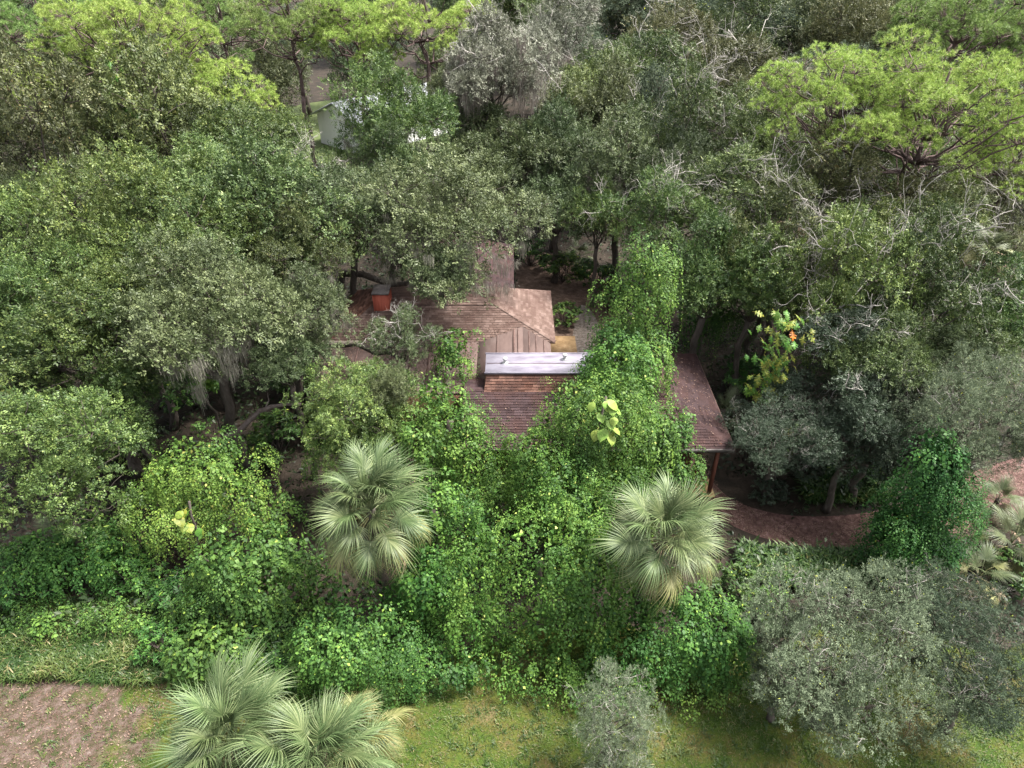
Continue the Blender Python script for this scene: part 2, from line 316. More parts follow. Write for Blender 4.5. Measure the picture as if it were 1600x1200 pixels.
def build_pine(seed, R=4.0, n_pads=30, tufts=60, needles=30, nl=.23, flat=.5, zlow=-.9, size=(.2, .36), nw=.026):
    rng = np.random.default_rng(seed); mb = MB(); lb = MB()
    D = spiral_dirs(rng, n_pads, -.5, .25); cen = D*np.array([1, 1, flat])*R*rng.uniform(.55, .98, (n_pads, 1)); cen[0] = (0, 0, 0)
    cen[:, 2] += R*.06*rng.normal(size=n_pads)
    rad = R*rng.uniform(size[0], size[1], n_pads)
    stem = bend(rng, (0, 0, -R*1.2), (0, 0, R*flat*.75), 9, .05); lb.tube(stem, np.linspace(.16, .05, 9), 8)
    for i in range(n_pads):
        t = np.clip((cen[i, 2]/R+1.0)/1.6*.8, .1, .85); a = stem[int(t*8)]
        lb.tube(bend(rng, a, cen[i]-np.array([0, 0, rad[i]*.15]), 6, .1, -.08), np.linspace(.07, .03, 6), 5)
        k = int(tufts*rng.uniform(.6, 1.3)*(rad[i]/(R*.25))**1.6)
        d = rsphere(rng, k); d[:, 2] = np.abs(d[:, 2])*.9-.12; d = norm(d)
        tp = cen[i]+d*rad[i]*np.array([1, 1, .68])*rng.uniform(.75, 1.06, (k, 1)); td = norm(d*np.array([.8, .8, 1])+np.array([0, 0, .45])+rng.normal(size=(k, 3))*.2)
        for b in range(0, k, 3): lb.tube(bend(rng, cen[i]-np.array([0, 0, rad[i]*.15]), tp[b]-td[b]*.05, 3, .1), [.022, .016, .010], 3)
        m = k*needles; idx = np.repeat(np.arange(k), needles)
        nd = norm(td[idx]*.55+rsphere(rng, m)*.85)
        cl = rng.random()*.35+rng.random(k)*.65
        mb.needles(tp[idx]+nd*.02, nd, nl*rng.uniform(.7, 1.15, m), nw, tints(rng, m, cl[idx]), rng)
    return dict(crown=mb.mesh('pine_crown'), limbs=lb.mesh('pine_limbs', True), R=R, base=np.array([0, 0, -R*1.2]))

def build_frond(seed, L=.98, pet=.95, nleaf=38, droop=.45, wid=.036, spread=1.75, fold=.35):
    """costapalmate fan leaf: origin at the petiole base, growing along +X, upper side +Z"""
    rng = np.random.default_rng(seed); mb = MB()
    s = np.linspace(0, 1, 6); pts = np.stack([s*pet, 0*s, .16*np.sin(s*PI*.8)*pet], 1); mb.tube(pts, [.026, .022, .019, .017, .015, .013], 4, (.9, .6, .5, 1))
    tip = pts[-1]; th = np.linspace(-spread, spread, nleaf)
    for a in th:
        r_ = abs(a)/spread; l = L*(1-.30*r_**2)*rng.uniform(.92, 1.08); a = a+rng.normal()*.025
        ca, sa = math.cos(a), math.sin(a)
        costa = tip+np.array([.34*(1-r_), 0, -.10*(1-r_)])
        dx = np.array([ca, sa, 0.]); sd = np.array([-sa, ca, 0.]); K = 6; q = np.linspace(0, 1, K)
        up = fold*r_
        dr = droop*rng.uniform(.7, 1.5)
        c = costa+dx*(q*l*(1-.25*dr*q*q))[:, None]; c[:, 2] += up*l*q*.6-dr*l*np.maximum(0, q-.25)**1.8*1.4-.12*(1-r_)*q*l
        w = wid*np.array([.5, 1.0, 1.0, .7, .32, .02])*rng.uniform(.85, 1.15)
        le = c+sd*w[:, None]*.5; ri = c-sd*w[:, None]*.5; ce = c.copy(); ce[:, 2] += w*.34
        v = np.stack([le, ce, ri], 1).reshape(-1, 3); f = []
        for k in range(K-1):
            b = k*3
            for x in (0, 1): f += [(b+x, b+x+1, b+x+4), (b+x, b+x+4, b+x+3)]
        t = np.ones((K*3, 4)); t[:, 0] = np.clip(rng.random()*.75+np.tile([-.12, .3, -.12], K), 0, 1); t[:, 1] = .3+.4*rng.random(); t[:, 2] = rng.random()*.9
        mb.add(v, f, t)
    return mb.mesh('frond')

def build_bigleaf(seed, L=.45, W_=.32, split=True):
    rng = np.random.default_rng(seed); mb = MB(); K = 9; q = np.linspace(0, 1, K)
    prof = np.sin(np.minimum(1, q*1.05+.12)*PI)**.75; prof[-1] = 0
    mid = np.stack([q*L, 0*q, -.25*L*q**2], 1); t = np.ones((1, 4)); 
    for sgn in (1, -1):
        for k in range(K-1):
            w0, w1 = prof[k]*W_*.5, prof[k+1]*W_*.5
            notch = (.45 if (split and k % 2 == 1) else 1.0)
            a, b = mid[k], mid[k+1]
            c = b+np.array([.06*L, sgn*w1*notch, .12*w1-.04]); d = a+np.array([.06*L, sgn*w0*notch, .12*w0-.04])
            tt = np.ones((4, 4)); tt[:, 0] = rng.random(); tt[:, 1] = .5+.2*rng.normal(); tt[:, 2] = rng.random()*.9
            mb.add([a, b, c, d], [(0, 1, 2), (0, 2, 3)] if sgn > 0 else [(0, 2, 1), (0, 3, 2)], tt)
    mb.tube([(-.25*L, 0, -.1*L), (0, 0, 0), (L*.5, 0, -.06*L), (L*.98, 0, -.24*L)], [.010, .009, .006, .003], 4, (.9, .9, 0, 1))
    return mb.mesh('large_leaf')

def vine_mesh(seed, lobes, strands=900, steps=36, step=.085, leaf=.09, wid=.74, hang=(.25, 1.6), back=.3, lumps=None, lump=(.3, .95), inner=.13, shoots=.12, core=.78, fan=8, thick=(.06, .19)):
    """tongues of leafy shoots that spill outward and down from a lumpy mound, leaving dark gaps between them; lobes = [(centre, (rx, ry, rz))] relative to the thing's base"""
    rng = np.random.default_rng(seed); Cn = []; Rd = []
    for c, r in lobes: Cn.append(np.array(c, float)); Rd.append(np.array(r, float)*core)
    area = np.array([r[0]*r[2]+r[0]*r[1] for r in Rd]); big = len(Cn)
    if lumps is None: lumps = int(area.sum()*3.2)
    for k in range(lumps):
        i = rng.choice(big, p=area[:big]/area[:big].sum()); d = rsphere(rng, 1)[0]; d[1] = -abs(d[1]) if rng.random() < .7 else d[1]
        if d[2] < -.45: d[2] *= -1
        s = lump[0]+(lump[1]-lump[0])*rng.random()**1.6; Cn.append(Cn[i]+d*Rd[i]*rng.uniform(.85, 1.2)); Rd.append(s*np.array([rng.uniform(.8, 1.4), rng.uniform(.8, 1.2), rng.uniform(.5, .9)]))
    Cn = np.array(Cn); Rd = np.array(Rd); nl = len(Cn); ltint = rng.random(nl)
    area = Rd[:, 0]*Rd[:, 2]+Rd[:, 0]*Rd[:, 1]; area[:big] *= .5; area[big:] *= rng.uniform(.4, 1.6, nl-big)
    nb = max(20, int(strands/3.4)); i = rng.choice(nl, nb, p=area/area.sum()); d = rsphere(rng, nb); d[:, 2] = np.where(d[:, 2] < -.35, -d[:, 2], d[:, 2])
    flip = (d[:, 1] > .2) & (rng.random(nb) > back); d[flip, 1] *= -1
    p = Cn[i]+d*Rd[i]
    q = np.linalg.norm((p[:, None]-Cn[None])/Rd[None], axis=2).min(1); ok = (q > .8) & (p[:, 2] > .1); p = p[ok]; d = d[ok]; i = i[ok]; nb = len(p)
    grad = norm(d/Rd[i]); out = norm(grad*np.array([1, 1, .6])+np.array([0, -.25, .15])+rng.normal(size=(nb, 3))*.3)
    shoot = rng.random(nb) < shoots
    life = np.where(shoot, rng.uniform(4, 9, nb), rng.uniform(.35, 1, nb)*(hang[0]+hang[1])*.95/step+4).astype(int)
    w0 = rng.uniform(thick[0], thick[1], nb)*np.where(shoot, .5, 1); lg = (rng.random(nb) < .16) & ~shoot; life = np.where(lg, (life*2.1).astype(int), life); w0 = np.where(lg, w0*.45, w0); steps = max(steps, 46)
    tt = np.clip(.5*ltint[i]+.5*rng.random(nb), 0, 1); hd = rng.normal(size=(nb, 3))*.25
    g = np.array([0, 0, -1.0]); OP = []; ON = []; OD = []; OT = []; OS = []; OL = []; lsz = rng.random(nl)[i]
    dirn = norm(out+np.array([0, 0, .25]))
    for s in range(min(steps, int(life.max()))):
        al = (s < life) & (p[:, 2] > .05)
        if not al.any(): break
        hd = hd*.9+rng.normal(size=(nb, 3))*.08
        dirn = norm(dirn+g*np.where(shoot, .06, .40)[:, None]+hd*.3)
        lat = norm(np.cross(dirn, out)+1e-6); up = norm(np.cross(lat, dirn)); up *= np.sign(np.sum(up*out, 1, keepdims=True)+1e-6)
        f = s/np.maximum(life, 1); w = w0*np.clip(1.0-f, .05, 1)**.55*np.clip(.45+f*3, 0, 1)
        for k in range(fan):
            a = al & (rng.random(nb) < np.clip(w/(.024*fan)*1.05, .14, 1)); m = a.sum()
            if not m: continue
            ol = rng.normal(size=(m, 1))*w[a, None]*.8; ou = rng.normal(size=(m, 1))*w[a, None]*.4+.02
            OP.append(p[a]+lat[a]*ol+up[a]*ou+dirn[a]*rng.uniform(0, step, (m, 1)))
            ON.append(norm(up[a]*.8+np.array([0, 0, .35])+lat[a]*ol/np.maximum(w[a, None], .02)*.25+rng.normal(size=(m, 3))*.26)); OD.append(norm(dirn[a]+lat[a]*np.sign(ol)*.8+rng.normal(size=(m, 3))*.2)); OT.append(tt[a]); OS.append(1.05-.35*f[a]); OL.append(lsz[a])
        p = p+dirn*step
        q = (p[:, None]-Cn[None])/Rd[None]; fv = np.linalg.norm(q, axis=2); jj = fv.argmin(1); fm = fv[np.arange(nb), jj]; ins = fm < .98
        p = np.where(ins[:, None], Cn[jj]+(p-Cn[jj])*(.98/np.maximum(fm, .1))[:, None], p)
    pos = np.concatenate(OP); n = len(pos); t = tints(rng, n, np.concatenate(OT)); sz = leaf*(.5+1.0*rng.random(n)**1.7)*np.concatenate(OS)*(.62+.85*np.concatenate(OL)**1.5)
    mb = MB(); mb.tri_leaves(pos, np.concatenate(ON), np.concatenate(OD), sz, sz*wid, t, .12)
    k = int(n*inner); ii = rng.choice(nl, k, p=area/area.sum()); ii[:k//2] = rng.integers(0, big, k//2); pos = Cn[ii]+rsphere(rng, k)*Rd[ii]*rng.uniform(.55, .92, (k, 1)); pos = pos[pos[:, 2] > .03]; k = len(pos)
    s2 = leaf*rng.uniform(1.1, 2.0, k); mb.tri_leaves(pos, norm(rsphere(rng, k)+np.array([0, 0, .4])), rsphere(rng, k), s2, s2*.8, tints(rng, k))
    return mb.mesh('vine_curtain')

def build_shrub(seed, R=1.5, n=2600, leaf=.16, wid=.42, flat=.8, lumps=16):
    """broad-leaved bush: whorls of leaves on the ends of many stems; base on the ground"""
    rng = np.random.default_rng(seed); mb = MB(); lb = MB()
    D = spiral_dirs(rng, lumps, -.1, .3); cen = D*R*rng.uniform(.45, .8, (lumps, 1))*np.array([1, 1, flat])+np.array([0, 0, R*flat*.55])
    per = n//(lumps*9)
    for c in cen:
        lb.tube(bend(rng, (0, 0, 0), c, 5, .1), np.linspace(.03, .012, 5), 4)
        cl = rng.random()
        w = rsphere(rng, 9); w[:, 2] = np.abs(w[:, 2])*.9-.1; tip = c+w*R*rng.uniform(.18, .36, (9, 1))
        for tpt, ww in zip(tip, w):
            lb.tube(bend(rng, c, tpt, 3, .1), [.012, .009, .006], 3)
            k = per; e = norm(ww*.5+rsphere(rng, k)*np.array([1, 1, .6])+np.array([0, 0, .15])); pos = tpt-ww*rng.uniform(0, .22, (k, 1)); nn = norm(np.array([0, 0, .8])+ww*.5+rng.normal(size=(k, 3))*.3)
            s = leaf*rng.uniform(.6, 1.2, k); mb.tri_leaves(pos, nn, e, s, s*wid, tints(rng, k, cl*.5+rng.random()*.5), .14)
    return dict(crown=mb.mesh('shrub_foliage'), stems=lb.mesh('shrub_stems', True), R=R)

def blades_mesh(seed, pos, length, width, lean=.6, clump=None):
    """arching grass or weed blades, three triangles each"""
    rng = np.random.default_rng(seed); n = len(pos); a = rng.random(n)*2*PI; d = np.stack([np.cos(a), np.sin(a), 0*a], 1); sd = np.stack([-np.sin(a), np.cos(a), 0*a], 1)
    l = length*rng.uniform(.5, 1.3, n)[:, None]; w = width*rng.uniform(.7, 1.3, n)[:, None]; ln = lean*rng.uniform(.3, 1.4, n)[:, None]
    m = pos+np.array([0, 0, 1])*l*.6+d*l*ln*.35; e = pos+np.array([0, 0, 1])*l*(.85-.35*ln)+d*l*ln*.95
    v = np.stack([pos-sd*w*.4, pos+sd*w*.4, m+sd*w*.5, m-sd*w*.5, e], 1).reshape(-1, 3); b = np.arange(n)[:, None]*5
    f = np.concatenate([b+np.array([[0, 1, 2]]), b+np.array([[0, 2, 3]]), b+np.array([[3, 2, 4]])])
    mb = MB(); mb.add(v, f, np.repeat(tints(rng, n, clump), 5, 0)); return mb.mesh('blades')

# ------------------------------------------------------------------ the ground
def sheet(name, outline, z, mat, sub=None):
    me = bpy.data.meshes.new(name); me.from_pydata([(x, y, z) for x, y in outline], [], [tuple(range(len(outline)))]); me.materials.append(None)
    o = obj(name, me, mat); o['kind'] = 'structure'; return o
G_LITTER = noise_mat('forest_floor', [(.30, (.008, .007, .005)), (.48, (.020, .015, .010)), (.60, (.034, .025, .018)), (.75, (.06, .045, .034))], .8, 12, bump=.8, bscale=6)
gm = MB(); gx = np.linspace(-450, 450, 60); gy = np.linspace(-60, 900, 60)
GX, GY = np.meshgrid(gx, gy); gi = np.arange(59*59).reshape(59, 59); gi = (np.arange(59)[:, None]*60+np.arange(59)[None]).ravel()
gm.add(np.stack([GX, GY, GX*0], -1).reshape(-1, 3), np.concatenate([np.stack([gi, gi+1, gi+61], 1), np.stack([gi, gi+61, gi+60], 1)]))
g = obj('ground', gm.mesh('ground'), G_LITTER); g['kind'] = 'structure'

def lawn_mat():
    m, n, out = nodes('lawn_ground'); L = n.links.new
    tc = N(n, 'ShaderNodeTexCoord')
    a = N(n, 'ShaderNodeTexNoise'); a.inputs['Scale'].default_value = .55; a.inputs['Detail'].default_value = 8; a.inputs['Roughness'].default_value = .68; L(tc.outputs['Object'], a.inputs['Vector'])
    r = ramp(n, [(.34, (.018, .042, .007)), (.44, (.036, .064, .009)), (.51, (.058, .074, .013)), (.58, (.074, .068, .018)), (.68, (.11, .088, .044))], a.outputs['Fac'])
    # worn, brown leaf-strewn patch: an ellipse on the ground with a ragged rim
    mp = N(n, 'ShaderNodeMapping'); mp.inputs['Location'].default_value = (16.6/5.2, -11.4/2.6, 0); mp.inputs['Scale'].default_value = (1/5.2, 1/2.6, 0); L(tc.outputs['Object'], mp.inputs[0])
    ln = N(n, 'ShaderNodeVectorMath', operation='LENGTH'); L(mp.outputs[0], ln.inputs[0])
    b = N(n, 'ShaderNodeTexNoise'); b.inputs['Scale'].default_value = .9; b.inputs['Detail'].default_value = 6; L(tc.outputs['Object'], b.inputs['Vector'])
    ad = N(n, 'ShaderNodeMath', operation='MULTIPLY_ADD'); ad.inputs[1].default_value = 1.5; L(b.outputs['Fac'], ad.inputs[0]); L(ln.outputs['Value'], ad.inputs[2])
    sm = N(n, 'ShaderNodeMapRange', interpolation_type='SMOOTHSTEP'); sm.inputs[1].default_value = 1.5; sm.inputs[2].default_value = 1.8; sm.inputs[3].default_value = 1; sm.inputs[4].default_value = 0; L(ad.outputs[0], sm.inputs[0])
    c = N(n, 'ShaderNodeTexNoise'); c.inputs['Scale'].default_value = 2.6; c.inputs['Detail'].default_value = 8; c.inputs['Roughness'].default_value = .75; L(tc.outputs['Object'], c.inputs['Vector'])
    r2 = ramp(n, [(.34, (.024, .040, .010)), (.44, (.048, .038, .023)), (.53, (.080, .058, .046)), (.63, (.120, .092, .080)), (.76, (.21, .175, .16))], c.outputs['Fac'])
    mx = N(n, 'ShaderNodeMix', data_type='RGBA'); L(sm.outputs[0], mx.inputs[0]); L(r.outputs[0], mx.inputs[6]); L(r2.outputs[0], mx.inputs[7])
    p = N(n, 'ShaderNodeBsdfPrincipled'); p.inputs['Roughness'].default_value = .9; p.inputs['Specular IOR Level'].default_value = .15; L(mx.outputs[2], p.inputs['Base Color'])
    bp = N(n, 'ShaderNodeBump'); bp.inputs['Strength'].default_value = .7; bp.inputs['Distance'].default_value = .06; c2 = N(n, 'ShaderNodeTexNoise'); c2.inputs['Scale'].default_value = 14; c2.inputs['Detail'].default_value = 6; L(tc.outputs['Object'], c2.inputs['Vector']); L(c2.outputs['Fac'], bp.inputs['Height']); L(bp.outputs[0], p.inputs['Normal'])
    L(p.outputs[0], out.inputs['Surface']); return m
rngL = np.random.default_rng(5)
xs = np.linspace(-30, 30, 50); edge = 15.2+.5*np.sin(xs*.6)+.35*np.sin(xs*1.7+1)
lawn = sheet('lawn', [(-30, -12), (30, -12)]+[(x, y) for x, y in zip(xs[::-1], edge[::-1])], .004, lawn_mat())
# mulched path at the right of the house, from the porch to the right edge
MULCH = noise_mat('leaf_mulch', [(.30, (.030, .014, .012)), (.45, (.070, .036, .030)), (.58, (.120, .068, .060)), (.72, (.22, .15, .14))], 4.0, 12, bump=.9, bscale=22)
pl = [at(1125, 770, 0), at(1165, 792, 0), at(1235, 808, 0), at(1330, 806, 0), at(1400, 792, 0), at(1520, 735, 0), at(1640, 700, 0), at(1700, 790, 0), at(1560, 810, 0), at(1440, 850, 0), at(1360, 858, 0), at(1250, 855, 0), at(1180, 838, 0), at(1130, 815, 0), at(1080, 760, 0), at(1075, 700, 0)]
def smooth(poly, it=2):
    p = [np.array(q[:2]) for q in poly]
    for _ in range(it):
        r = []
        for a, b in zip(p, p[1:]+p[:1]): r += [a*.75+b*.25, a*.25+b*.75]
        p = r
    return [tuple(q) for q in p]
sheet('path', smooth(pl), .008, MULCH)
SAND = noise_mat('pale_sand', [(.3, (.07, .055, .045)), (.5, (.16, .135, .115)), (.7, (.28, .25, .22))], 5, 10, bump=.5, bscale=25)
pl = [at(905, 470, 0), at(930, 490, 0), at(945, 540, 0), at(930, 570, 0), at(890, 570, 0), at(895, 520, 0)]
sheet('sandy_path', smooth(pl), .008, SAND)
YARD = noise_mat('bare_yard', [(.3, (.045, .030, .020)), (.5, (.105, .068, .050)), (.7, (.19, .14, .11))], 2.2, 12, bump=.7, bscale=10)
sheet('bare_yard', smooth([at(800, 410, 0), at(830, 385, 0), at(940, 425, 0), at(960, 460, 0), at(980, 540, 0), at(860, 600, 0), at(815, 500, 0)]), .004, YARD)
GRASSFAR = noise_mat('far_lawn', [(.3, (.05, .075, .025)), (.6, (.09, .115, .04)), (.8, (.13, .14, .06))], .5, 8)
sheet('far_lawn', smooth([at(395, 235, 0), at(420, 170, 0), at(560, 150, 0), at(720, 160, 0), at(720, 225, 0), at(560, 245, 0), at(470, 260, 0)]), .004, GRASSFAR)


# ------------------------------------------------------------------ the house
def shingle_mat(name, stops, stain, gl=.75):
    m, n, out = nodes(name); L = n.links.new
    at_ = N(n, 'ShaderNodeAttribute', attribute_name='tint'); sp = N(n, 'ShaderNodeSeparateColor'); L(at_.outputs['Color'], sp.inputs[0])
    tc = N(n, 'ShaderNodeTexCoord'); no = N(n, 'ShaderNodeTexNoise'); no.inputs['Scale'].default_value = 1.1; no.inputs['Detail'].default_value = 8; no.inputs['Roughness'].default_value = .7; L(tc.outputs['Object'], no.inputs['Vector'])
    r = ramp(n, stops, sp.outputs[0])
    r2 = ramp(n, [(.42, (0, 0, 0)), (.68, (1, 1, 1))], no.outputs['Fac'])
    mx = N(n, 'ShaderNodeMix', data_type='RGBA'); L(r2.outputs[0], mx.inputs[0]); L(r.outputs[0], mx.inputs[6]); mx.inputs[7].default_value = (*stain, 1)
    m2 = N(n, 'ShaderNodeTexNoise'); m2.inputs['Scale'].default_value = 60; m2.inputs['Detail'].default_value = 3; L(tc.outputs['Object'], m2.inputs['Vector'])
    ov = N(n, 'ShaderNodeMix', data_type='RGBA', blend_type='OVERLAY'); ov.inputs[0].default_value = .5; L(mx.outputs[2], ov.inputs[6]); L(m2.outputs['Fac'], ov.inputs[7])
    p = N(n, 'ShaderNodeBsdfPrincipled'); p.inputs['Roughness'].default_value = gl; p.inputs['Specular IOR Level'].default_value = .08; L(ov.outputs[2], p.inputs['Base Color']); L(p.outputs[0], out.inputs['Surface'])
    return m
SH_TAN = shingle_mat('shingle_tan', [(0, (.090, .060, .050)), (.5, (.128, .088, .074)), (1, (.175, .125, .108))], (.078, .048, .040))
SH_DARK = shingle_mat('shingle_dark', [(0, (.024, .015, .016)), (.5, (.035, .023, .024)), (1, (.052, .035, .037))], (.052, .029, .026), .75)
SH_BROWN = shingle_mat('shingle_brown', [(0, (.060, .028, .020)), (.5, (.115, .058, .042)), (1, (.19, .105, .080))], (.055, .034, .03))
ROLL = noise_mat('rolled_roofing', [(.3, (.055, .036, .032)), (.5, (.100, .068, .060)), (.62, (.130, .095, .086)), (.78, (.075, .054, .050))], .9, 9, rough=.8, stretch=(1, .35, 1))
CAPM = noise_mat('grey_roof_sheet', [(.28, (.12, .105, .135)), (.45, (.24, .22, .27)), (.6, (.36, .34, .40)), (.8, (.26, .225, .27))], 1.2, 8, rough=.45, spec=.4, stretch=(.5, 1.4, 1))
WOOD_RED = noise_mat('red_wood_siding', [(.3, (.22, .050, .030)), (.55, (.36, .090, .058)), (.8, (.46, .14, .09))], 3, 8, stretch=(3, 3, .3), rough=.7)
WALLM = noise_mat('brown_siding', [(.3, (.075, .035, .024)), (.55, (.15, .072, .050)), (.8, (.22, .12, .085))], 3, 8, stretch=(3, 3, .3), rough=.75)
FASC = noise_mat('fascia_board', [(.3, (.05, .03, .026)), (.6, (.11, .068, .058)), (.8, (.2, .15, .14))], 4, 6)
TRIM = noise_mat('weathered_trim', [(.3, (.07, .06, .058)), (.6, (.14, .125, .12)), (.8, (.24, .22, .21))], 5, 6, rough=.6)
POSTM = noise_mat('post_wood', [(.3, (.09, .032, .020)), (.55, (.16, .060, .040)), (.8, (.22, .095, .065))], 3, 8, stretch=(3, 3, .3), rough=.75)
METAL = noise_mat('galvanised_metal', [(.3, (.28, .28, .27)), (.6, (.5, .5, .5)), (.8, (.65, .66, .66))], 4, 5, rough=.4)
SLAB = noise_mat('tan_slab', [(.3, (.20, .125, .06)), (.55, (.31, .205, .105)), (.8, (.40, .30, .18))], 3.5, 9, rough=.85)
DARKM = noise_mat('dark_gap', [(.3, (.012, .011, .010)), (.7, (.03, .027, .025))], 5)
WHITE = noise_mat('white_paint', [(.3, (.76, .77, .78)), (.7, (.84, .84, .84))], 1.5, 5, rough=.6)

def clip(poly, axis, lim, keep_ge):
    out = []
    for k in range(len(poly)):
        a, b = poly[k], poly[(k+1) % len(poly)]
        ia = (a[axis] >= lim) if keep_ge else (a[axis] <= lim); ib = (b[axis] >= lim) if keep_ge else (b[axis] <= lim)
        if ia: out.append(a)
        if ia != ib:
            t = (lim-a[axis])/(b[axis]-a[axis]); out.append((a[0]+(b[0]-a[0])*t, a[1]+(b[1]-a[1])*t))
    return out
def slope(parent, pts, mat, seed=0, expo=.145, tab=.33, shingled=True, name='roof_slope', thick=.13):
    """a roof plane: first two points are the eave (left to right seen from outside); deck as the part, shingle tabs as its sub-part"""
    P = np.array(pts, float); o = P[0]; u = norm(P[1]-P[0]); nrm = norm(np.cross(P[1]-P[0], P[2]-P[0]))
    if nrm[2] < 0: nrm = -nrm
    v = norm(np.cross(nrm, u))
    if np.dot(P[2]-o, v) < 0: v = -v
    k = len(P); mb = MB()
    mb.add(np.concatenate([P, P-np.array([0, 0, thick])]), [(0, i, i+1) for i in range(1, k-1)]+[(k, k+i+1, k+i) for i in range(1, k-1)]+[t for i in range(k) for t in ((i, k+i, k+(i+1) % k), (i, k+(i+1) % k, (i+1) % k))])
    deck = obj(name, mb.mesh(name), FASC if shingled else mat, parent)
    if not shingled: return deck
    poly = [(float(np.dot(p-o, u)), float(np.dot(p-o, v))) for p in P]
    u0, u1 = min(p[0] for p in poly), max(p[0] for p in poly); v1 = max(p[1] for p in poly); rng = random.Random(seed); sb = MB(); row = 0; vv = -.03
    V_, F_, T_ = [], [], []
    while vv < v1:
        strip = clip(clip(poly, 1, vv, True), 1, vv+expo*1.1, False) if vv > 0 else clip(poly, 1, expo*1.1, False)
        if len(strip) > 2:
            x = u0-(row % 2)*tab*.5-rng.random()*.05
            while x < u1:
                w = tab*rng.uniform(.8, 1.2); q = clip(clip(strip, 0, x, True), 0, x+w-.008, False); x += w
                if len(q) < 3: continue
                lift = rng.uniform(.022, .032); r_ = rng.random(); b = len(V_)
                for a in q:
                    h = .003+lift*(1-(a[1]-vv)/(expo*1.1)); V_.append(o+u*a[0]+v*a[1]+nrm*h); T_.append((r_, a[0], a[1], 1))
                F_ += [(b, b+i, b+i+1) for i in range(1, len(q)-1)]
        vv += expo; row += 1
    sb.add(V_, F_, T_)
    obj('shingles', sb.mesh('shingles'), mat, deck, kind='stuff')
    return deck
def ridge(parent, a, b, mat, w=.12):
    mb = MB(); a = np.array(a, float); b = np.array(b, float); n_ = max(2, int(np.linalg.norm(b-a)/.3)); d = norm(b-a); s = norm(np.cross(d, (0, 0, 1)))
    for i in range(n_):
        p = a+(b-a)*i/n_; q = a+(b-a)*(i+1.08)/n_; z = np.array([0, 0, .035+.008*(i % 2)]); lo = np.array([0, 0, .045])
        mb.add([p-s*w-lo*.2+z*.4, p+z*1.3, p+s*w-lo*.2+z*.4, q-s*w-lo*.2, q+z*.9, q+s*w-lo*.2], [(0, 1, 4), (0, 4, 3), (1, 2, 5), (1, 5, 4)], np.full((6, 4), (i*.37) % 1))
    return obj('ridge_cap', mb.mesh('ridge_cap'), mat, parent)

house = thing('house', 'rambling low brown shingle-roofed house half buried under vines and trees', 'house', (0, 0, 0))
# upper hip roof with its back wing
ex0, ex1, ey0, ey1, ez = -9.2, 2.2, 29.6, 35.1, 3.9
A = (-.9, 31.6, 5.0); B = (-.9, 33.4, 5.0); Al = (-7.2, 31.6, 5.0); Bl = (-7.2, 33.4, 5.0)
slope(house, [(ex0, ey0, ez), (ex1, ey0, ez), A, Al], SH_TAN, 1)
slope(house, [(ex1, ey0, ez), (ex1, ey1, ez), B, A], SH_TAN, 2)
slope(house, [(ex1, ey1, ez), (ex0, ey1, ez), Bl, B], SH_TAN, 3)
slope(house, [(ex0, ey1, ez), (ex0, ey0, ez), Al, Bl], SH_BROWN, 4)
slope(house, [(-7.2, 31.6, 5.001), (-.9, 31.6, 5.001), (-.9, 33.4, 5.06), (-7.2, 33.4, 5.06)], SH_TAN, 5)
for a, b in (((ex1, ey0, ez), A), ((ex1, ey1, ez), B), (A, B), (A, Al)): ridge(house, a, b, SH_TAN)
# back wing
slope(house, [(.1, 35.0, 3.75), (.1, 42.0, 3.75), (-3.2, 40.2, 5.15), (-3.2, 34.0, 5.15)], SH_DARK, 6)
slope(house, [(-6.4, 42, 3.75), (-6.4, 35, 3.75), (-3.2, 34, 5.15), (-3.2, 40.2, 5.15)], SH_DARK, 7)
slope(house, [(.1, 42, 3.75), (-6.4, 42, 3.75), (-3.2, 40.2, 5.15)], SH_DARK, 8)
ridge(house, (-3.2, 40.2, 5.15), (-3.2, 34, 5.15), SH_TAN)
# low rolled roof in front of the hip, with a slight ridge that runs into the hip
slope(house, [(-9.6, 25.9, 3.35), (-1.7, 25.9, 3.35), (-1.7, 29.75, 3.93), (-9.6, 29.75, 3.93)], ROLL, shingled=False, name='low_roof')
slope(house, [(-1.7, 26.2, 3.45), (.55, 26.2, 4.02), (.55, 30.35, 4.34), (-1.7, 30.0, 3.95)], ROLL, shingled=False, name='low_roof')
slope(house, [(.55, 26.2, 4.02), (1.95, 26.2, 3.66), (1.95, 29.5, 3.86), (.55, 30.35, 4.34)], ROLL, shingled=False, name='low_roof')
def seam(a, b, w=.035, h=.03):
    mb = MB(); a = np.array(a); b = np.array(b); d = norm(b-a); s = norm(np.cross(d, (0, 0, 1)))*w; z = np.array([0, 0, h])
    mb.add([a-s, a+s, a+s+z, a-s+z, b-s, b+s, b+s+z, b-s+z], [(0, 1, 5), (0, 5, 4), (1, 2, 6), (1, 6, 5), (2, 3, 7), (2, 7, 6), (3, 0, 4), (3, 4, 7), (0, 3, 2), (0, 2, 1)])
    obj('roof_seam', mb.mesh('roof_seam'), FASC, house)
for x in (-8.7, -7.7, -6.6, -5.9, -5.0, -4.1, -3.2, -2.3): seam((x, 25.92, 3.354), (x, 29.6, 3.91))
for x, w in ((-.75, .02), (.1, .045), (.3, .02)): t = (x+1.7)/2.25; seam((x, 26.25, 3.45+.57*t), (x, 30.0+.3*t, 3.95+.37*t), w)
for x, w in ((.85, .03), (1.2, .02), (1.6, .02)): t = (x-.55)/1.4; seam((x, 26.25, 4.02-.36*t), (x, 30.2-.8*t, 4.33-.47*t), w)
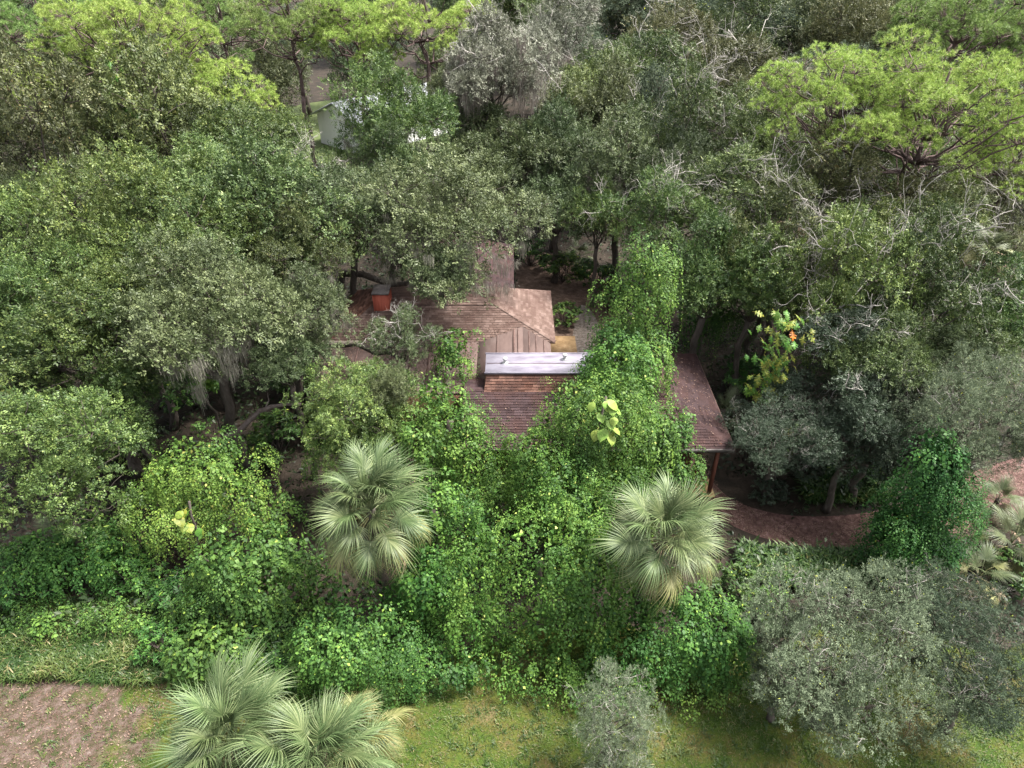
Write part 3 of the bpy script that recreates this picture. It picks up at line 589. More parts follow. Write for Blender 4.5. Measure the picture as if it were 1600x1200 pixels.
# front wing and its hipped right end
fx0, fx1, fy0, fz = -2.2, 9.5, 22.3, 3.0
slope(house, [(fx0, fy0, fz), (fx1, fy0, fz), (6.5, 25.3, 4.0), (fx0, 25.3, 4.0)], SH_DARK, 9)
slope(house, [(fx1, fy0, fz), (fx1, 29.8, fz), (6.5, 28.25, 4.0), (6.5, 25.3, 4.0)], SH_DARK, 10)
slope(house, [(fx1, 29.8, fz), (3.4, 29.8, fz), (6.5, 28.25, 4.0)], SH_DARK, 11)
slope(house, [(3.4, 28.6, fz), (fx0, 28.6, fz), (fx0, 25.3, 4.0), (6.5, 25.3, 4.0)], SH_DARK, 12)
ridge(house, (fx1, fy0, fz), (6.5, 25.3, 4.0), SH_DARK, .1); ridge(house, (fx1, 29.8, fz), (6.5, 28.25, 4.0), SH_DARK, .1); ridge(house, (6.5, 25.3, 4), (6.5, 28.25, 4), SH_DARK, .1)
mb = MB(); mb.box(fx0, fx1+.02, fy0-.05, fy0-.012, fz-.16, fz+.01); obj('gutter', mb.mesh('gutter'), TRIM, house)
mb = MB(); mb.box(fx1+.012, fx1+.05, fy0, 29.8, fz-.16, fz+.01); obj('fascia', mb.mesh('fascia'), FASC, house)
# raised flat-topped box with a steep shingled front
cx0, cx1 = -1.15, 5.6
slope(house, [(cx0-.12, 25.15, 3.95), (cx1, 25.15, 3.95), (cx1, 25.68, 4.6), (cx0, 25.68, 4.6)], SH_BROWN, 13, expo=.13, thick=.02)
mb = MB(); mb.box(cx0, cx1, 25.66, 27.2, 3.3, 4.58); obj('upper_wall', mb.mesh('upper_wall'), WALLM, house)
mb = MB(); mb.add([(cx0-.12, 25.15, 3.93), (cx0, 25.68, 4.58), (cx0-.06, 27.2, 4.58), (cx0-.12, 27.2, 3.4), (cx0-.12, 25.15, 3.4)], [(0, 1, 2), (0, 2, 3), (0, 3, 4)]); obj('side_wall', mb.mesh('side_wall'), WALLM, house)
mb = MB(); mb.box(cx0-.07, cx1+.07, 25.62, 27.26, 4.585, 4.68); fr = obj('flat_roof', mb.mesh('flat_roof'), CAPM, house)
mb = MB(); mb.box(cx0-.02, cx1, 26.38, 26.42, 4.682, 4.69); obj('sheet_seam', mb.mesh('sheet_seam'), FASC, fr)
for y0, y1 in ((25.60, 25.64), (27.22, 27.28)):
    mb = MB(); mb.box(cx0-.1, cx1+.1, y0, y1, 4.6, 4.71); obj('metal_edging', mb.mesh('metal_edging'), CAPM, fr)
for k, x in enumerate((-.32, 2.45)):
    y = 26.45 if k == 0 else 26.75
    mb = MB(); mb.tube([(x, y, 4.6), (x, y, 4.90)], [.07, .07], 14); mb.tube([(x, y, 4.60), (x, y, 4.70), (x, y, 4.72)], [.15, .14, .08], 14); vp = obj('vent_pipe', mb.mesh('vent_pipe', False), METAL, house)
    mb = MB(); mb.tube([(x, y, 4.87), (x, y, 4.94), (x, y, 4.97)], [.11, .11, .04], 14); obj('vent_cap', mb.mesh('vent_cap'), METAL, vp)
# chimney: red boarded box with a grey cap
chx, chy = -6.75, 31.2
mb = MB(); mb.box(chx-.39, chx+.39, chy, chy+.95, 3.6, 5.72); ch = obj('chimney', mb.mesh('chimney'), WOOD_RED, house)
for k in range(5):
    mb = MB(); x = chx-.39+k*.195; mb.box(x-.012, x+.012, chy-.02, chy+.003, 3.9, 5.72); obj('batten', mb.mesh('batten'), WOOD_RED, ch)
for k in range(1, 6):
    mb = MB(); y = chy+k*.19; mb.box(chx+.388, chx+.408, y-.012, y+.012, 3.9, 5.72); obj('batten', mb.mesh('batten'), WOOD_RED, ch)
mb = MB(); mb.box(chx-.44, chx+.44, chy-.05, chy+1.0, 5.722, 5.80); obj('chimney_cap', mb.mesh('chimney_cap'), TRIM, ch)
# walls, posts
for (x0, x1, y0, y1, h, nm) in ((-8.5, 1.6, 30.2, 34.6, 3.85, 'wall'), (-5.9, -.4, 35.4, 41.5, 3.7, 'wall'), (-9, 1.7, 26.4, 30.3, 3.3, 'wall'), (-1.6, 8.2, 23.6, 29.0, 2.95, 'wall')):
    mb = MB(); mb.box(x0, x1, y0, y1, 0, h); obj(nm, mb.mesh(nm), WALLM, house)
for x, y in ((8.95, 22.6), (8.45, 23.5), (8.95, 26.2), (8.95, 29.3), (6.4, 22.6), (3.6, 22.6), (.8, 22.6), (-1.8, 22.6)):
    mb = MB(); mb.box(x-.075, x+.075, y-.075, y+.075, 0, 3.1); obj('post', mb.mesh('post'), POSTM, house)
mb = MB(); mb.box(-2, 9.2, 22.4, 23.6, .0, .09); obj('porch_floor', mb.mesh('porch_floor'), SLAB, house)
# tan slab at the entry court
p0, p1 = at(857, 551, .12), at(902, 525, .12)
mb = MB(); mb.box(p0[0], p1[0]-.15, p0[1], p1[1], -.1, .12); slab = tag(obj('patio_slab', mb.mesh('patio_slab'), SLAB), 'small tan rectangular slab on the ground beside the roof corner', 'slab')

# ------------------------------------------------------------------ neighbouring white houses in the trees
def white_house(label, loc, rotz, w, d, h, rise, windows):
    t = thing('white_house', label, 'house', loc, None, rotz)
    mb = MB(); mb.add([(-w/2, -d/2, 0), (w/2, -d/2, 0), (w/2, d/2, 0), (-w/2, d/2, 0), (-w/2, -d/2, h), (w/2, -d/2, h), (w/2, d/2, h), (-w/2, d/2, h), (-w/2, 0, h+rise), (w/2, 0, h+rise)],
        [(0, 1, 5), (0, 5, 4), (2, 3, 7), (2, 7, 6), (1, 2, 6), (1, 6, 5), (5, 6, 9), (3, 0, 4), (3, 4, 7), (4, 8, 7)]); obj('wall', mb.mesh('wall'), WHITE, t)
    for s in (-1, 1):
        e = .5; mb = MB(); y = s*(d/2+e); z = h-rise*e/(d/2)+.05; P = [(-w/2-e, y, z), (w/2+e, y, z), (w/2+e, 0, h+rise+.05), (-w/2-e, 0, h+rise+.05)]; P += [(a, b, c+.12) for a, b, c in P]
        mb.add(P, [(0, 1, 2), (0, 2, 3), (4, 6, 5), (4, 7, 6), (0, 5, 1), (0, 4, 5), (1, 6, 2), (1, 5, 6), (3, 4, 0), (3, 7, 4), (2, 7, 3), (2, 6, 7)]); rf = obj('roof', mb.mesh('roof'), WHROOF, t)
    for x in windows:
        mb = MB(); mb.box(x-.55, x+.55, -d/2-.05, -d/2+.02, 1.0, 2.2); wn = obj('window', mb.mesh('window'), WHITE, t)
        mb = MB(); mb.box(x-.47, x+.47, -d/2-.07, -d/2-.03, 1.08, 2.12); obj('pane', mb.mesh('pane'), DARKM, wn)
    return t
WHROOF = noise_mat('white_roof', [(.3, (.24, .255, .28)), (.7, (.36, .375, .40))], 1.2, 6, rough=.5)
p = at(615, 222, 0); white_house('white gabled house glimpsed between the pine trunks and the mossy oaks', (p[0]-1.0, p[1]+2, 0), math.radians(48), 13, 7.5, 3.2, 1.6, (-4, 0, 4))
p = at(62, 165, 0); white_house('white house barely showing behind the pines near the upper left corner', (p[0], p[1]+2, 0), math.radians(20), 12, 9, 3.2, 1.8, (-3, 3))
p = at(935, 205, 0); white_house('white house barely showing behind the grey oaks at top centre', (p[0], p[1]+4, 0), math.radians(5), 12, 8, 3.2, 1.8, (-3, 3))

# ------------------------------------------------------------------ oak, pine and shrub kinds
V = {
 'a': build_oak(11, n_lobes=16, n_pads=28, per=175, open_=.08, lobe=(.26, .34)),
 'b': build_oak(12, n_lobes=14, n_pads=30, per=180, open_=.08, flat=.75, lobe=(.27, .38)),
 'c': build_oak(13, n_lobes=20, n_pads=24, per=175, open_=.08, flat=.6, lobe=(.22, .31)),
 'd': build_oak(14, n_lobes=17, n_pads=24, per=165, flat=.85, lobe=(.22, .34), open_=.2),
 's': build_oak(15, n_lobes=24, n_pads=28, per=230, flat=.72, leaf=.088, wid=.40, spread=.8, lobe=(.22, .36)),
 't': build_oak(16, n_lobes=16, n_pads=26, per=170, flat=.95, leaf=.10, wid=.34, spread=.95, open_=.3, lobe=(.2, .34)),
 'h': build_oak(18, R=2.6, n_lobes=13, n_pads=22, per=190, flat=.75, leaf=.085, lobe=(.24, .42)),
}
MOSS = {k: build_moss(30+i, V[k]) for i, k in enumerate('abcd')}
MOSS_H = {k: build_moss(40+i, V[k], 85, 70, (.8, 2.6), .45) for i, k in enumerate('ab')}
TWIG = {k: build_twigs(50+i, V[k], 28, 1.9, .038, .12) for i, k in enumerate('abcd')}
TWIG['s'] = build_twigs(60, V['s'], 60, 1.0, .016, -.3); TWIG['t'] = build_twigs(61, V['t'], 40, 1.1, .018, -.5); TWIG['h'] = build_twigs(62, V['h'], 14, .7, .016)
VP = {'p': build_pine(71), 'q': build_pine(72, R=4.2, n_pads=26, flat=.7, tufts=54), 'r': build_pine(73, R=5.0, n_pads=46, tufts=62, needles=30, flat=.6, size=(.15, .28))}
SHR = {'x': build_shrub(81), 'y': build_shrub(82, n=2200, leaf=.2, wid=.36), 'z': build_shrub(83, R=1.4, n=4200, leaf=.11, wid=.5)}
rg = random.Random(9)
RS = 1.16
def oak(px, py, rpx, zc, var, mat, label, moss=None, twig=0, rot=None, zs=1.12, group=None, name='oak_tree', root=None):
    c = at(px, py, zc); Rw = rpx*mpp(c)*(RS if var in 'abcd' else 1.04); v = V[var]; s = Rw/v['R']; base = zc+v['base'][2]*s*zs
    if zs == 1.12: zs = rg.uniform(.98, 1.4)
    base = zc+v['base'][2]*s*zs; b0 = (c[0], c[1]) if root is None else root; dx, dy = c[0]-b0[0], c[1]-b0[1]
    t = thing(name, label, 'tree', (b0[0], b0[1], 0), group); rot = rg.uniform(0, 6.28) if rot is None else rot
    sx = rg.uniform(.88, 1.16); S3 = (s*sx, s/sx, s*zs)
    obj('crown', v['crown'], LM[mat], t, (dx, dy, zc), S3, rot, 'stuff')
    obj('limbs', v['limbs'], BARK, t, (dx, dy, zc), S3, rot)
    if root is None: obj('trunk', trunk_mesh(rg.randrange(3), min(.34, .05*Rw+.05), max(.4, base+.1)), BARK, t)
    else:
        mb = MB(); hh = max(4.6, base*.8); mb.tube(bend(np.random.default_rng(int(px)), (0, 0, 0), (dx*.12, dy*.12, hh), 6, .03), np.linspace(.3, .22, 6), 9); mb.tube(bend(np.random.default_rng(int(py)), (dx*.12, dy*.12, hh-.05), (dx, dy, max(base+.2, hh*.95)), 8, .05, .06), np.linspace(.21, .10, 8), 8); obj('trunk', mb.mesh('trunk', True), BARK, t)
    if moss: obj('spanish_moss', (MOSS_H if moss == 2 and var in MOSS_H else MOSS)[var], LM['moss_pink' if moss == 2 else 'moss'], t, (dx, dy, zc), (s, s, s*zs), 0, 'stuff')
    if twig: obj('bare_twigs', TWIG[var], BARK_PALE, t, (dx, dy, zc), S3, rot, 'stuff')
    return t
def pine(px, py, rpx, zc, var, label, mat='pine', group=None, rot=None):
    c = at(px, py, zc); Rw = rpx*mpp(c)*1.08; v = VP[var]; s = Rw/v['R']; base = zc+v['base'][2]*s
    t = thing('pine_tree', label, 'tree', (c[0], c[1], 0), group); rot = rg.uniform(0, 6.28) if rot is None else rot
    obj('crown', v['crown'], LM[mat], t, (0, 0, zc), s, rot, 'stuff'); obj('limbs', v['limbs'], BARK_PINE, t, (0, 0, zc), s, rot)
    obj('trunk', trunk_mesh(rg.randrange(3), .19*s**.5, max(.5, base+.15)), BARK_PINE, t); return t
def shrub(px, py, rpx, var, mat, label, z0=0, zs=1.0, group=None, name='shrub'):
    c = at(px, py, z0+.8); c[2] = z0; s = rpx*mpp(c)/SHR[var]['R']
    t = thing(name, label, 'shrub', tuple(c), group); rot = rg.uniform(0, 6.28)
    obj('foliage', SHR[var]['crown'], LM[mat], t, None, (s, s, s*zs), rot, 'stuff'); obj('stems', SHR[var]['stems'], BARK, t, None, (s, s, s*zs), rot); return t

# ------------------------------------------------------------------ the oaks, left side of the house
oak(75, 735, 118, 5.5, 'b', 'yellow', 'pale olive oak at the left edge above the weedy bank', 0)
oak(140, 545, 140, 7.0, 'a', 'green', 'leafy green oak at left above the pale left-edge oak')
oak(325, 505, 130, 8.0, 'c', 'grey', 'silvery green spreading oak trailing moss over the dark hollow left of house', 1)
oak(475, 485, 75, 7.6, 'a', 'dark', 'dark grey-green oak beside the red chimney', 1)
oak(30, 430, 105, 8.5, 'd', 'yellow', 'yellowish oak cut by the left edge halfway up')
oak(235, 390, 125, 8.5, 'b', 'yellow', 'bright yellow-green oak just behind the silvery spreading oak')
oak(400, 340, 125, 9.0, 'a', 'olive', 'olive oak with rounded lumpy crown behind the bright yellow-green one')
oak(545, 340, 90, 8.5, 'c', 'dark', 'dull dark green oak left of the mossy oak that overhangs the roof')
oak(85, 275, 135, 9.0, 'd', 'brown', 'brownish olive oak below the upper left pines', 0, 0)
oak(265, 230, 120, 9.0, 'b', 'olive', 'olive oak under the low yellow pine boughs at upper left')
oak(395, 238, 95, 9.0, 'c', 'green', 'greener oak in front of the slender pine trunks')
oak(480, 300, 68, 8.2, 'd', 'olive', 'small olive oak below the white house gable', 0, 1)
oak(612, 205, 78, 10.5, 'b', 'yellow', 'tall yellow-green oak standing before the white house, moss below', 1, 0, None, 1.35)
oak(625, 275, 70, 9.0, 'a', 'olive', 'olive oak hung with long moss in front of the tall yellow-green oak', 1)
oak(705, 358, 112, 8.6, 'b', 'grey', 'mossy grey-green oak overhanging the back of the house roof', 1, root=(-7.6, 38.0))
oak(690, 432, 52, 7.4, 'c', 'grey', 'low grey bough oak leaning over the roof ridge', 1, root=(-10.6, 36.5))
oak(628, 535, 50, 5.6, 'd', 'dark', 'sparse dark oak bough lying across the brown shingles', 0, 1, root=(-11.2, 28.6))
oak(560, 655, 80, 4.8, 'b', 'yellow', 'rounded yellow-green tree at the front left corner of the low roof', 0, 0)
oak(605, 615, 40, 6.0, 'h', 'grey', 'small grey-green tree top poking up before the rolled roof')
oak(30, 640, 70, 4.5, 'h', 'dark', 'dark oak in shade behind the pale left-edge oak')
# ------------------------------------------------------------------ the oaks, behind the house
oak(770, 110, 92, 12.5, 'a', 'mauve', 'big grey oak heavily draped with rosy moss behind the house', 2, 1, None, 1.15)
oak(875, 75, 70, 11.5, 'd', 'mauve', 'pale twiggy grey oak at top centre beside the mossy giant', 2, 1)
oak(705, 170, 60, 9.5, 'b', 'grey', 'smaller mossy oak tucked under the left side of the mossy giant', 2)
oak(925, 160, 70, 8.5, 'c', 'olive', 'olive oak hiding most of the white house at top centre')
oak(945, 195, 80, 8.0, 'a', 'grey', 'grey-green domed oak right of the rosy moss curtains')
oak(765, 255, 95, 7.0, 'c', 'dark', 'dark grey oak in the hollow below the mossy giant')
oak(870, 250, 80, 7.0, 'a', 'dark', 'dark oak with hanging moss above the dirt yard', 1)
oak(870, 325, 70, 5.5, 'h', 'dark', 'deep green young oak at the back of the dirt yard')
oak(975, 275, 80, 7.5, 'b', 'dark', 'dark oak between the dirt yard and the pale branched oak', 1)
oak(935, 345, 50, 6.0, 'h', 'green', 'slim green tree on the right rim of the dirt yard', 0, 0, None, 1.5)
oak(1025, 350, 68, 8.0, 'd', 'yellow', 'yellow-green oak with forked white branches above the vine column', 0, 1)
oak(985, 130, 85, 9.0, 'c', 'olive', 'olive grey oak in the middle distance right of the twiggy grey oak', 0, 1)
oak(1060, 110, 80, 9.0, 'b', 'brown', 'tan olive oak in the middle distance at top centre right', 0, 1)
oak(1080, 225, 75, 9.5, 'd', 'olive', 'tall narrow olive oak with pale stems right of centre', 0, 1, None, 1.4)
# ------------------------------------------------------------------ the oaks, right side
oak(1170, 150, 95, 9.0, 'a', 'brown', 'brown-olive oak to the left of the umbrella pine', 0, 1)
oak(1205, 240, 85, 8.5, 'c', 'olive', 'olive oak below the left lobe of the umbrella pine', 0, 1)
oak(1140, 320, 90, 8.3, 'b', 'olive', 'broad olive oak right of the forked white branches', 0, 1)
oak(1110, 430, 90, 7.0, 'a', 'green', 'green oak trailing vines beside the tall vine column')
oak(1215, 400, 95, 7.5, 'd', 'olive', 'open olive oak with bare limbs above the yellow climber', 0, 1)
oak(1290, 330, 100, 8.0, 'd', 'brown', 'thin brownish oak full of bare grey branches under the umbrella pine', 0, 1)
oak(1410, 385, 100, 8.0, 'c', 'yellow', 'yellow-green oak with white bare twigs below the umbrella pine', 0, 1)
oak(1300, 465, 105, 7.0, 'b', 'yellow', 'yellowish rounded oak with bare twigs right of the orange leaf', 0, 1)
oak(1440, 480, 105, 7.0, 'd', 'olive', 'olive oak with a tangle of white dead branches above the silver tree', 0, 1)
oak(1535, 370, 85, 7.5, 'd', 'brown', 'brown thinning oak at the right edge under the pine', 0, 1)
oak(1555, 480, 90, 7.0, 'a', 'green', 'bright green vine-smothered tree at the right edge')
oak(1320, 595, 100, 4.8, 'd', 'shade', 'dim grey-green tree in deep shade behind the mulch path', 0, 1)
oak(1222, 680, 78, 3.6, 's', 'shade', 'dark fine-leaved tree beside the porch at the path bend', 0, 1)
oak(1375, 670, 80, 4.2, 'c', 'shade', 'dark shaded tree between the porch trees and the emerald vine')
oak(1525, 655, 105, 6.0, 's', 'silver', 'silvery rounded tree at the right edge above the emerald vine', 0, 1)
# ------------------------------------------------------------------ silver trees on the front lawn
oak(1320, 1040, 150, 3.3, 's', 'silver', 'large silvery round-crowned tree on the lawn at lower right', 0, 1, .6)
oak(1535, 1050, 112, 3.2, 's', 'slate', 'darker grey-green tree crowding the lawn at the right edge', 0, 1, 2.2)
oak(1480, 945, 70, 3.2, 't', 'slate', 'thin upright grey tree behind the large silvery one', 0, 1)
oak(1225, 1070, 58, 2.0, 's', 'slate', 'low grey-green skirt of branches left of the large silvery tree', 0, 1)
oak(955, 1125, 82, 2.6, 't', 'silver', 'small wispy silver tree standing alone on the front lawn', 0, 1, 1.0)
oak(965, 1185, 72, 1.6, 't', 'silver', 'low wispy silver sapling at the bottom edge of the lawn', 0, 1, 2.0)
# ------------------------------------------------------------------ pines
pine(1305, 160, 112, 13.2, 'r', 'left lobe pine of the bright umbrella pair at upper right')
pine(1460, 185, 150, 13.0, 'r', 'broad bright umbrella pine at upper right')
pine(1585, 255, 85, 11.0, 'q', 'lower yellow-green pine bough tree at the right edge')
pine(1500, 45, 100, 14, 'p', 'darker green pine at the top right corner', 'pine_far')
pine(1590, 60, 80, 13, 'q', 'green pine cut by the top right edge', 'pine_far')
pine(205, 70, 115, 14.5, 'r', 'large yellow-green pine with a leafy climber on its trunk at upper left')
pine(340, 165, 90, 10.5, 'p', 'low spreading pine with flat yellow-green boughs at upper left')
pine(25, 140, 65, 11.5, 'p', 'short yellow pine bough tree at the far left edge')
pine(70, 45, 90, 13.5, 'q', 'dull green pine at the top left corner', 'pine_far')
pine(455, 35, 85, 14.5, 'q', 'slender pine with a bare reddish trunk at top left of centre', 'pine_far')
pine(555, 55, 80, 13.5, 'p', 'tall pine with dead lower limbs beside the slender one', 'pine')
pine(665, 40, 90, 14.0, 'q', 'bright green pine with forked stem before the white house')
pine(350, 45, 75, 13, 'q', 'distant green pine between the two left pine groups', 'pine_far')
pine(270, 130, 70, 11.5, 'q', 'middle yellow pine under the large left one')
# ------------------------------------------------------------------ far oaks along the top
far = [(905, 20, 80, 9, 'b', 'dark', 'dark blue-green oak at the very top right of centre'), (1000, 35, 85, 9, 'a', 'slate', 'slate grey oak in the far row at top'),
 (1090, 20, 80, 9, 'c', 'slate', 'second slate grey oak in the far row at top'), (1180, 45, 85, 9, 'b', 'slate', 'third slate oak in the far row left of the tan ones'),
 (1265, 55, 75, 9, 'a', 'grey', 'grey far oak behind the umbrella pine top'), (1340, 75, 70, 9, 'c', 'brown', 'tan far oak right behind the umbrella pine top'),
 (1385, 50, 70, 9, 'd', 'brown', 'second tan far oak left of the dark corner pine'), (1290, 15, 70, 9, 'b', 'slate', 'slate oak at the top edge above the umbrella pine'),
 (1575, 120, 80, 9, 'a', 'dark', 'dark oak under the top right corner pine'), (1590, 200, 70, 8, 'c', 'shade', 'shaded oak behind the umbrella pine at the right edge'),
 (1130, 90, 75, 9, 'd', 'olive', 'olive far oak between slate row and tan oak'), (750, 20, 80, 10, 'c', 'olive', 'olive oak behind the mossy giant at the top edge'),
 (830, 15, 75, 10, 'a', 'grey', 'grey oak behind the mossy giant at the top edge'), (420, 120, 60, 7, 'b', 'brown', 'tan brushy oak between pine trunks at upper left'),
 (250, 120, 80, 8, 'c', 'dark', 'dark oak behind the large left pine'), (120, 150, 80, 8, 'a', 'grey', 'grey oak behind the far left pine boughs'), (560, 110, 50, 6, 'c', 'dark', 'dark low oak behind the pine trunks near the white house'),
 (20, 200, 70, 8, 'b', 'dark', 'dark oak below the far left pine bough'), (700, 110, 50, 9, 'd', 'olive', 'olive oak right of the white house roof'), (1010, 200, 60, 7.5, 'b', 'slate', 'slate oak behind the domed grey-green oak')]
for e in far: oak(*e)
more = [(1380, 285, 85, 7, 'b', 'olive', 'olive oak in the shade directly under the broad umbrella pine'), (1490, 300, 85, 7, 'c', 'brown', 'tan thin oak under the right half of the umbrella pine'), (1310, 265, 75, 7, 'a', 'dark', 'dark oak under the left umbrella pine'),
 (160, 330, 90, 8, 'c', 'olive', 'olive oak wedged between the brownish oak and the yellow-green one'), (330, 300, 80, 8.6, 'b', 'green', 'green oak wedged behind the olive lumpy oak'), (60, 350, 80, 8, 'a', 'olive', 'olive oak below the brownish oak at left'),
 (470, 395, 70, 8, 'b', 'olive', 'olive oak above the dark one beside the chimney'), (300, 440, 70, 7.5, 'd', 'green', 'green bough between the silvery oak and the yellow-green one'), (200, 470, 80, 7.4, 'c', 'yellow', 'yellow-tipped oak left of the silvery spreading oak'),
 (60, 520, 80, 7.0, 'b', 'green', 'green oak low at the left edge'), (200, 610, 60, 5.8, 'h', 'green', 'green bough hanging over the left rim of the dark hollow'), (450, 570, 60, 6.4, 'h', 'dark', 'dark bough right of the moss over the hollow'),
 (1060, 290, 70, 8, 'c', 'dark', 'dark oak behind the forked white branches'), (1180, 455, 65, 6.5, 'b', 'green', 'green oak above the yellow climber'),
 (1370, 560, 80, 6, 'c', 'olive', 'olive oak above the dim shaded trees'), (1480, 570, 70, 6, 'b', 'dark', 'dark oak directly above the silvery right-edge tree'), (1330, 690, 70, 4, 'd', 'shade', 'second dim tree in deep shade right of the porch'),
 (20, 330, 70, 8.5, 'c', 'dark', 'dark oak at the left edge under the brownish oak')]
for e in more: oak(*e)
for kk, (x, y) in enumerate([(-52, 70), (-44, 78), (-60, 84), (-36, 88), (-50, 94), (-26, 92), (-70, 96), (-40, 66), (-33, 74), (8, 78), (14, 90), (20, 74), (26, 84), (34, 76), (40, 88), (48, 78), (54, 92), (30, 62), (40, 66), (3, 92), (-8, 98), (-18, 100), (46, 60), (60, 74)]):
    z = rg.uniform(5.0, 7.0); Rw = rg.uniform(4.8, 6.4); v = V['abcd'[kk % 4]]; s = Rw/v['R']; rot = rg.uniform(0, 6)
    t = thing('oak_tree', 'low oak filling in beneath the pines of the middle distance', 'tree', (x, y, 0), 'low oaks beneath the middle-distance pines')
    obj('crown', v['crown'], LM[['dark', 'slate', 'olive', 'grey'][kk % 4]], t, (0, 0, z), (s, s, s*1.1), rot, 'stuff'); obj('trunk', trunk_mesh(kk, .25, z), BARK, t)
rf = random.Random(4); k = 0
for row, (yy, nn) in enumerate(((105, 11), (128, 12), (155, 13), (190, 14), (235, 15))):
    for j in range(nn):
        x = (-.82+1.64*(j+rf.uniform(.2, .8))/nn)*yy*.9; y = yy+rf.uniform(-9, 9); z = rf.uniform(7.5, 10); Rw = rf.uniform(5.5, 8)
        if row == 0 and -30 < x < 12: continue
        v = V[rf.choice('abcd')]; s = Rw/v['R']
        t = thing('oak_tree', 'oak crown packed into the distant wood at the top of the picture', 'tree', (x, y, 0), 'oaks of the distant wood')
        m = LM[rf.choice(['slate', 'grey', 'olive', 'dark', 'brown', 'slate'])]; rot = rf.uniform(0, 6)
        obj('crown', v['crown'], m, t, (0, 0, z), s, rot, 'stuff'); obj('trunk', trunk_mesh(k, .3, z), BARK, t); k += 1

# ------------------------------------------------------------------ vine-smothered trees and walls
def vine(px, py, zc, lobes, label, mat='vine', name='vine_covered_tree', trunk=True, **kw):
    """lobes in metres relative to the centre; the centre is where the photo shows it at height zc"""
    c = at(px, py, zc); t = thing(name, label, 'vine', (c[0], c[1], 0))
    me = vine_mesh(kw.pop('seed', int(px+py)), [((a, b, d+zc), r) for (a, b, d), r in lobes], **kw)
    obj('vine_curtain', me, LM[mat], t, kind='stuff')
    if trunk:
        obj('trunk', trunk_mesh(int(px), .16, max(.6, zc)), BARK, t)
    return t
# the central curtain in front of the house
vine(902, 640, 6.2, [((0, 0, 0), (1.8, 1.4, 1.7)), ((-1.2, -.9, -1.9), (1.5, 1.2, 1.9)), ((1.6, .2, -.4), (1.7, 1.3, 2.2)), ((.4, -1.6, -3.4), (2.4, 1.4, 2.4))], 'tall bright green vine curtain spilling over the middle of the front roof', strands=3000, steps=40, hang=(.4, 2.2))
vine(985, 490, 7.2, [((0, 0, 0), (1.1, 1.0, 2.2)), ((.5, -.5, -1.6), (1.8, 1.2, 1.9)), ((-.8, .1, -1.9), (1.0, .9, 1.5)), ((.3, .3, 1.8), (.9, .8, 1.4)), ((-.5, -1.0, -3.0), (1.6, 1.2, 1.9)), ((.4, -.9, -3.3), (1.3, 1.1, 1.6))], 'narrow vine column climbing a dead tree right of the sandy path', strands=2600, steps=38, hang=(.4, 2.2))
vine(948, 590, 5.6, [((.4, 0, 0), (1.5, 1.4, 1.5)), ((1.1, 1.5, .6), (1.1, 1.1, 1.3)), ((-.1, -1.2, -.3), (1.6, 1.3, 1.6))], 'bright vine ridge draped across the flat roof strip', strands=1700, steps=34, hang=(.3, 1.6), trunk=False)
vine(845, 880, 2.9, [((0, 0, 0), (3.2, 1.8, 2.9)), ((1.9, -.4, -.7), (2.0, 1.5, 2.4)), ((-2.2, -.2, -.5), (1.8, 1.5, 2.5)), ((.3, -1.4, -1.9), (2.6, 1.3, 1.5))], 'wide vine wall hanging to the lawn between the two tall palms', strands=3400, steps=42)
vine(704, 658, 5.4, [((0, 0, 0), (1.8, 1.4, 1.8)), ((1.0, -.8, -1.5), (1.5, 1.3, 2.1)), ((-.6, .4, 1.0), (.9, .9, 1.0))], 'bright vine mound left of the dark front roof slope', strands=1900, steps=38)
vine(715, 535, 5.2, [((0, 0, 0), (.75, .6, .8)), ((-.3, -.3, -.7), (.7, .5, .6))], 'small tuft of vine sitting on the rolled roof', trunk=False, strands=330, steps=18, lumps=10, lump=(.2, .4))
vine(310, 740, 4.0, [((0, 0, 0), (1.9, 1.5, 2.0)), ((-1.0, -.3, -1.4), (1.3, 1.3, 2.2)), ((1.2, -.2, -1.2), (1.3, 1.3, 2.2))], 'yellowish round vine mound in the left thicket', 'vine_yellow', strands=2100, steps=40)
vine(590, 660, 4.0, [((0, 0, 0), (2.0, 1.3, 1.5)), ((-1.5, -.2, -.6), (1.4, 1.2, 1.5))], 'yellow-green vine mound behind the left tall palm', 'vine_yellow', strands=1000, steps=30)
vine(395, 890, 2.0, [((0, 0, 0), (2.2, 1.6, 1.9)), ((1.4, -.6, -.6), (1.7, 1.4, 1.5)), ((-1.4, -.3, -.7), (1.2, 1.2, 1.4))], 'deep green leafy vine bank left of the left tall palm', 'vine_dark', strands=1800, steps=34, leaf=.12, wid=.7)
vine(545, 980, 1.9, [((0, 0, 0), (2.1, 1.4, 1.9)), ((-1.2, -.5, -.8), (1.6, 1.2, 1.2)), ((1.2, -.4, -.5), (1.3, 1.2, 1.5))], 'dark green vine mass hanging in tails behind the lawn palmettos', 'vine_dark', strands=1800, steps=36, hang=(.4, 1.8))
vine(1040, 985, 1.5, [((0, 0, 0), (2.0, 1.3, 1.5)), ((-1.4, -.4, -.5), (1.3, 1.1, 1.2)), ((1.3, -.5, -.7), (1.3, 1.0, 1.0))], 'low dark vine bank under the right tall palm', 'vine_dark', strands=1500, steps=32, trunk=False)
vine(1440, 800, 2.9, [((0, 0, 0), (1.2, 1.2, 2.2)), ((.3, -.5, -1.6), (1.9, 1.3, 1.5)), ((-.1, .3, 2.3), (.8, .8, 1.5)), ((-1.1, -.2, -.6), (.9, .9, 1.3))], 'emerald vine tower at the right end of the mulch path', 'emerald', strands=3400, steps=38, leaf=.09, inner=.3, hang=(.4, 1.8))
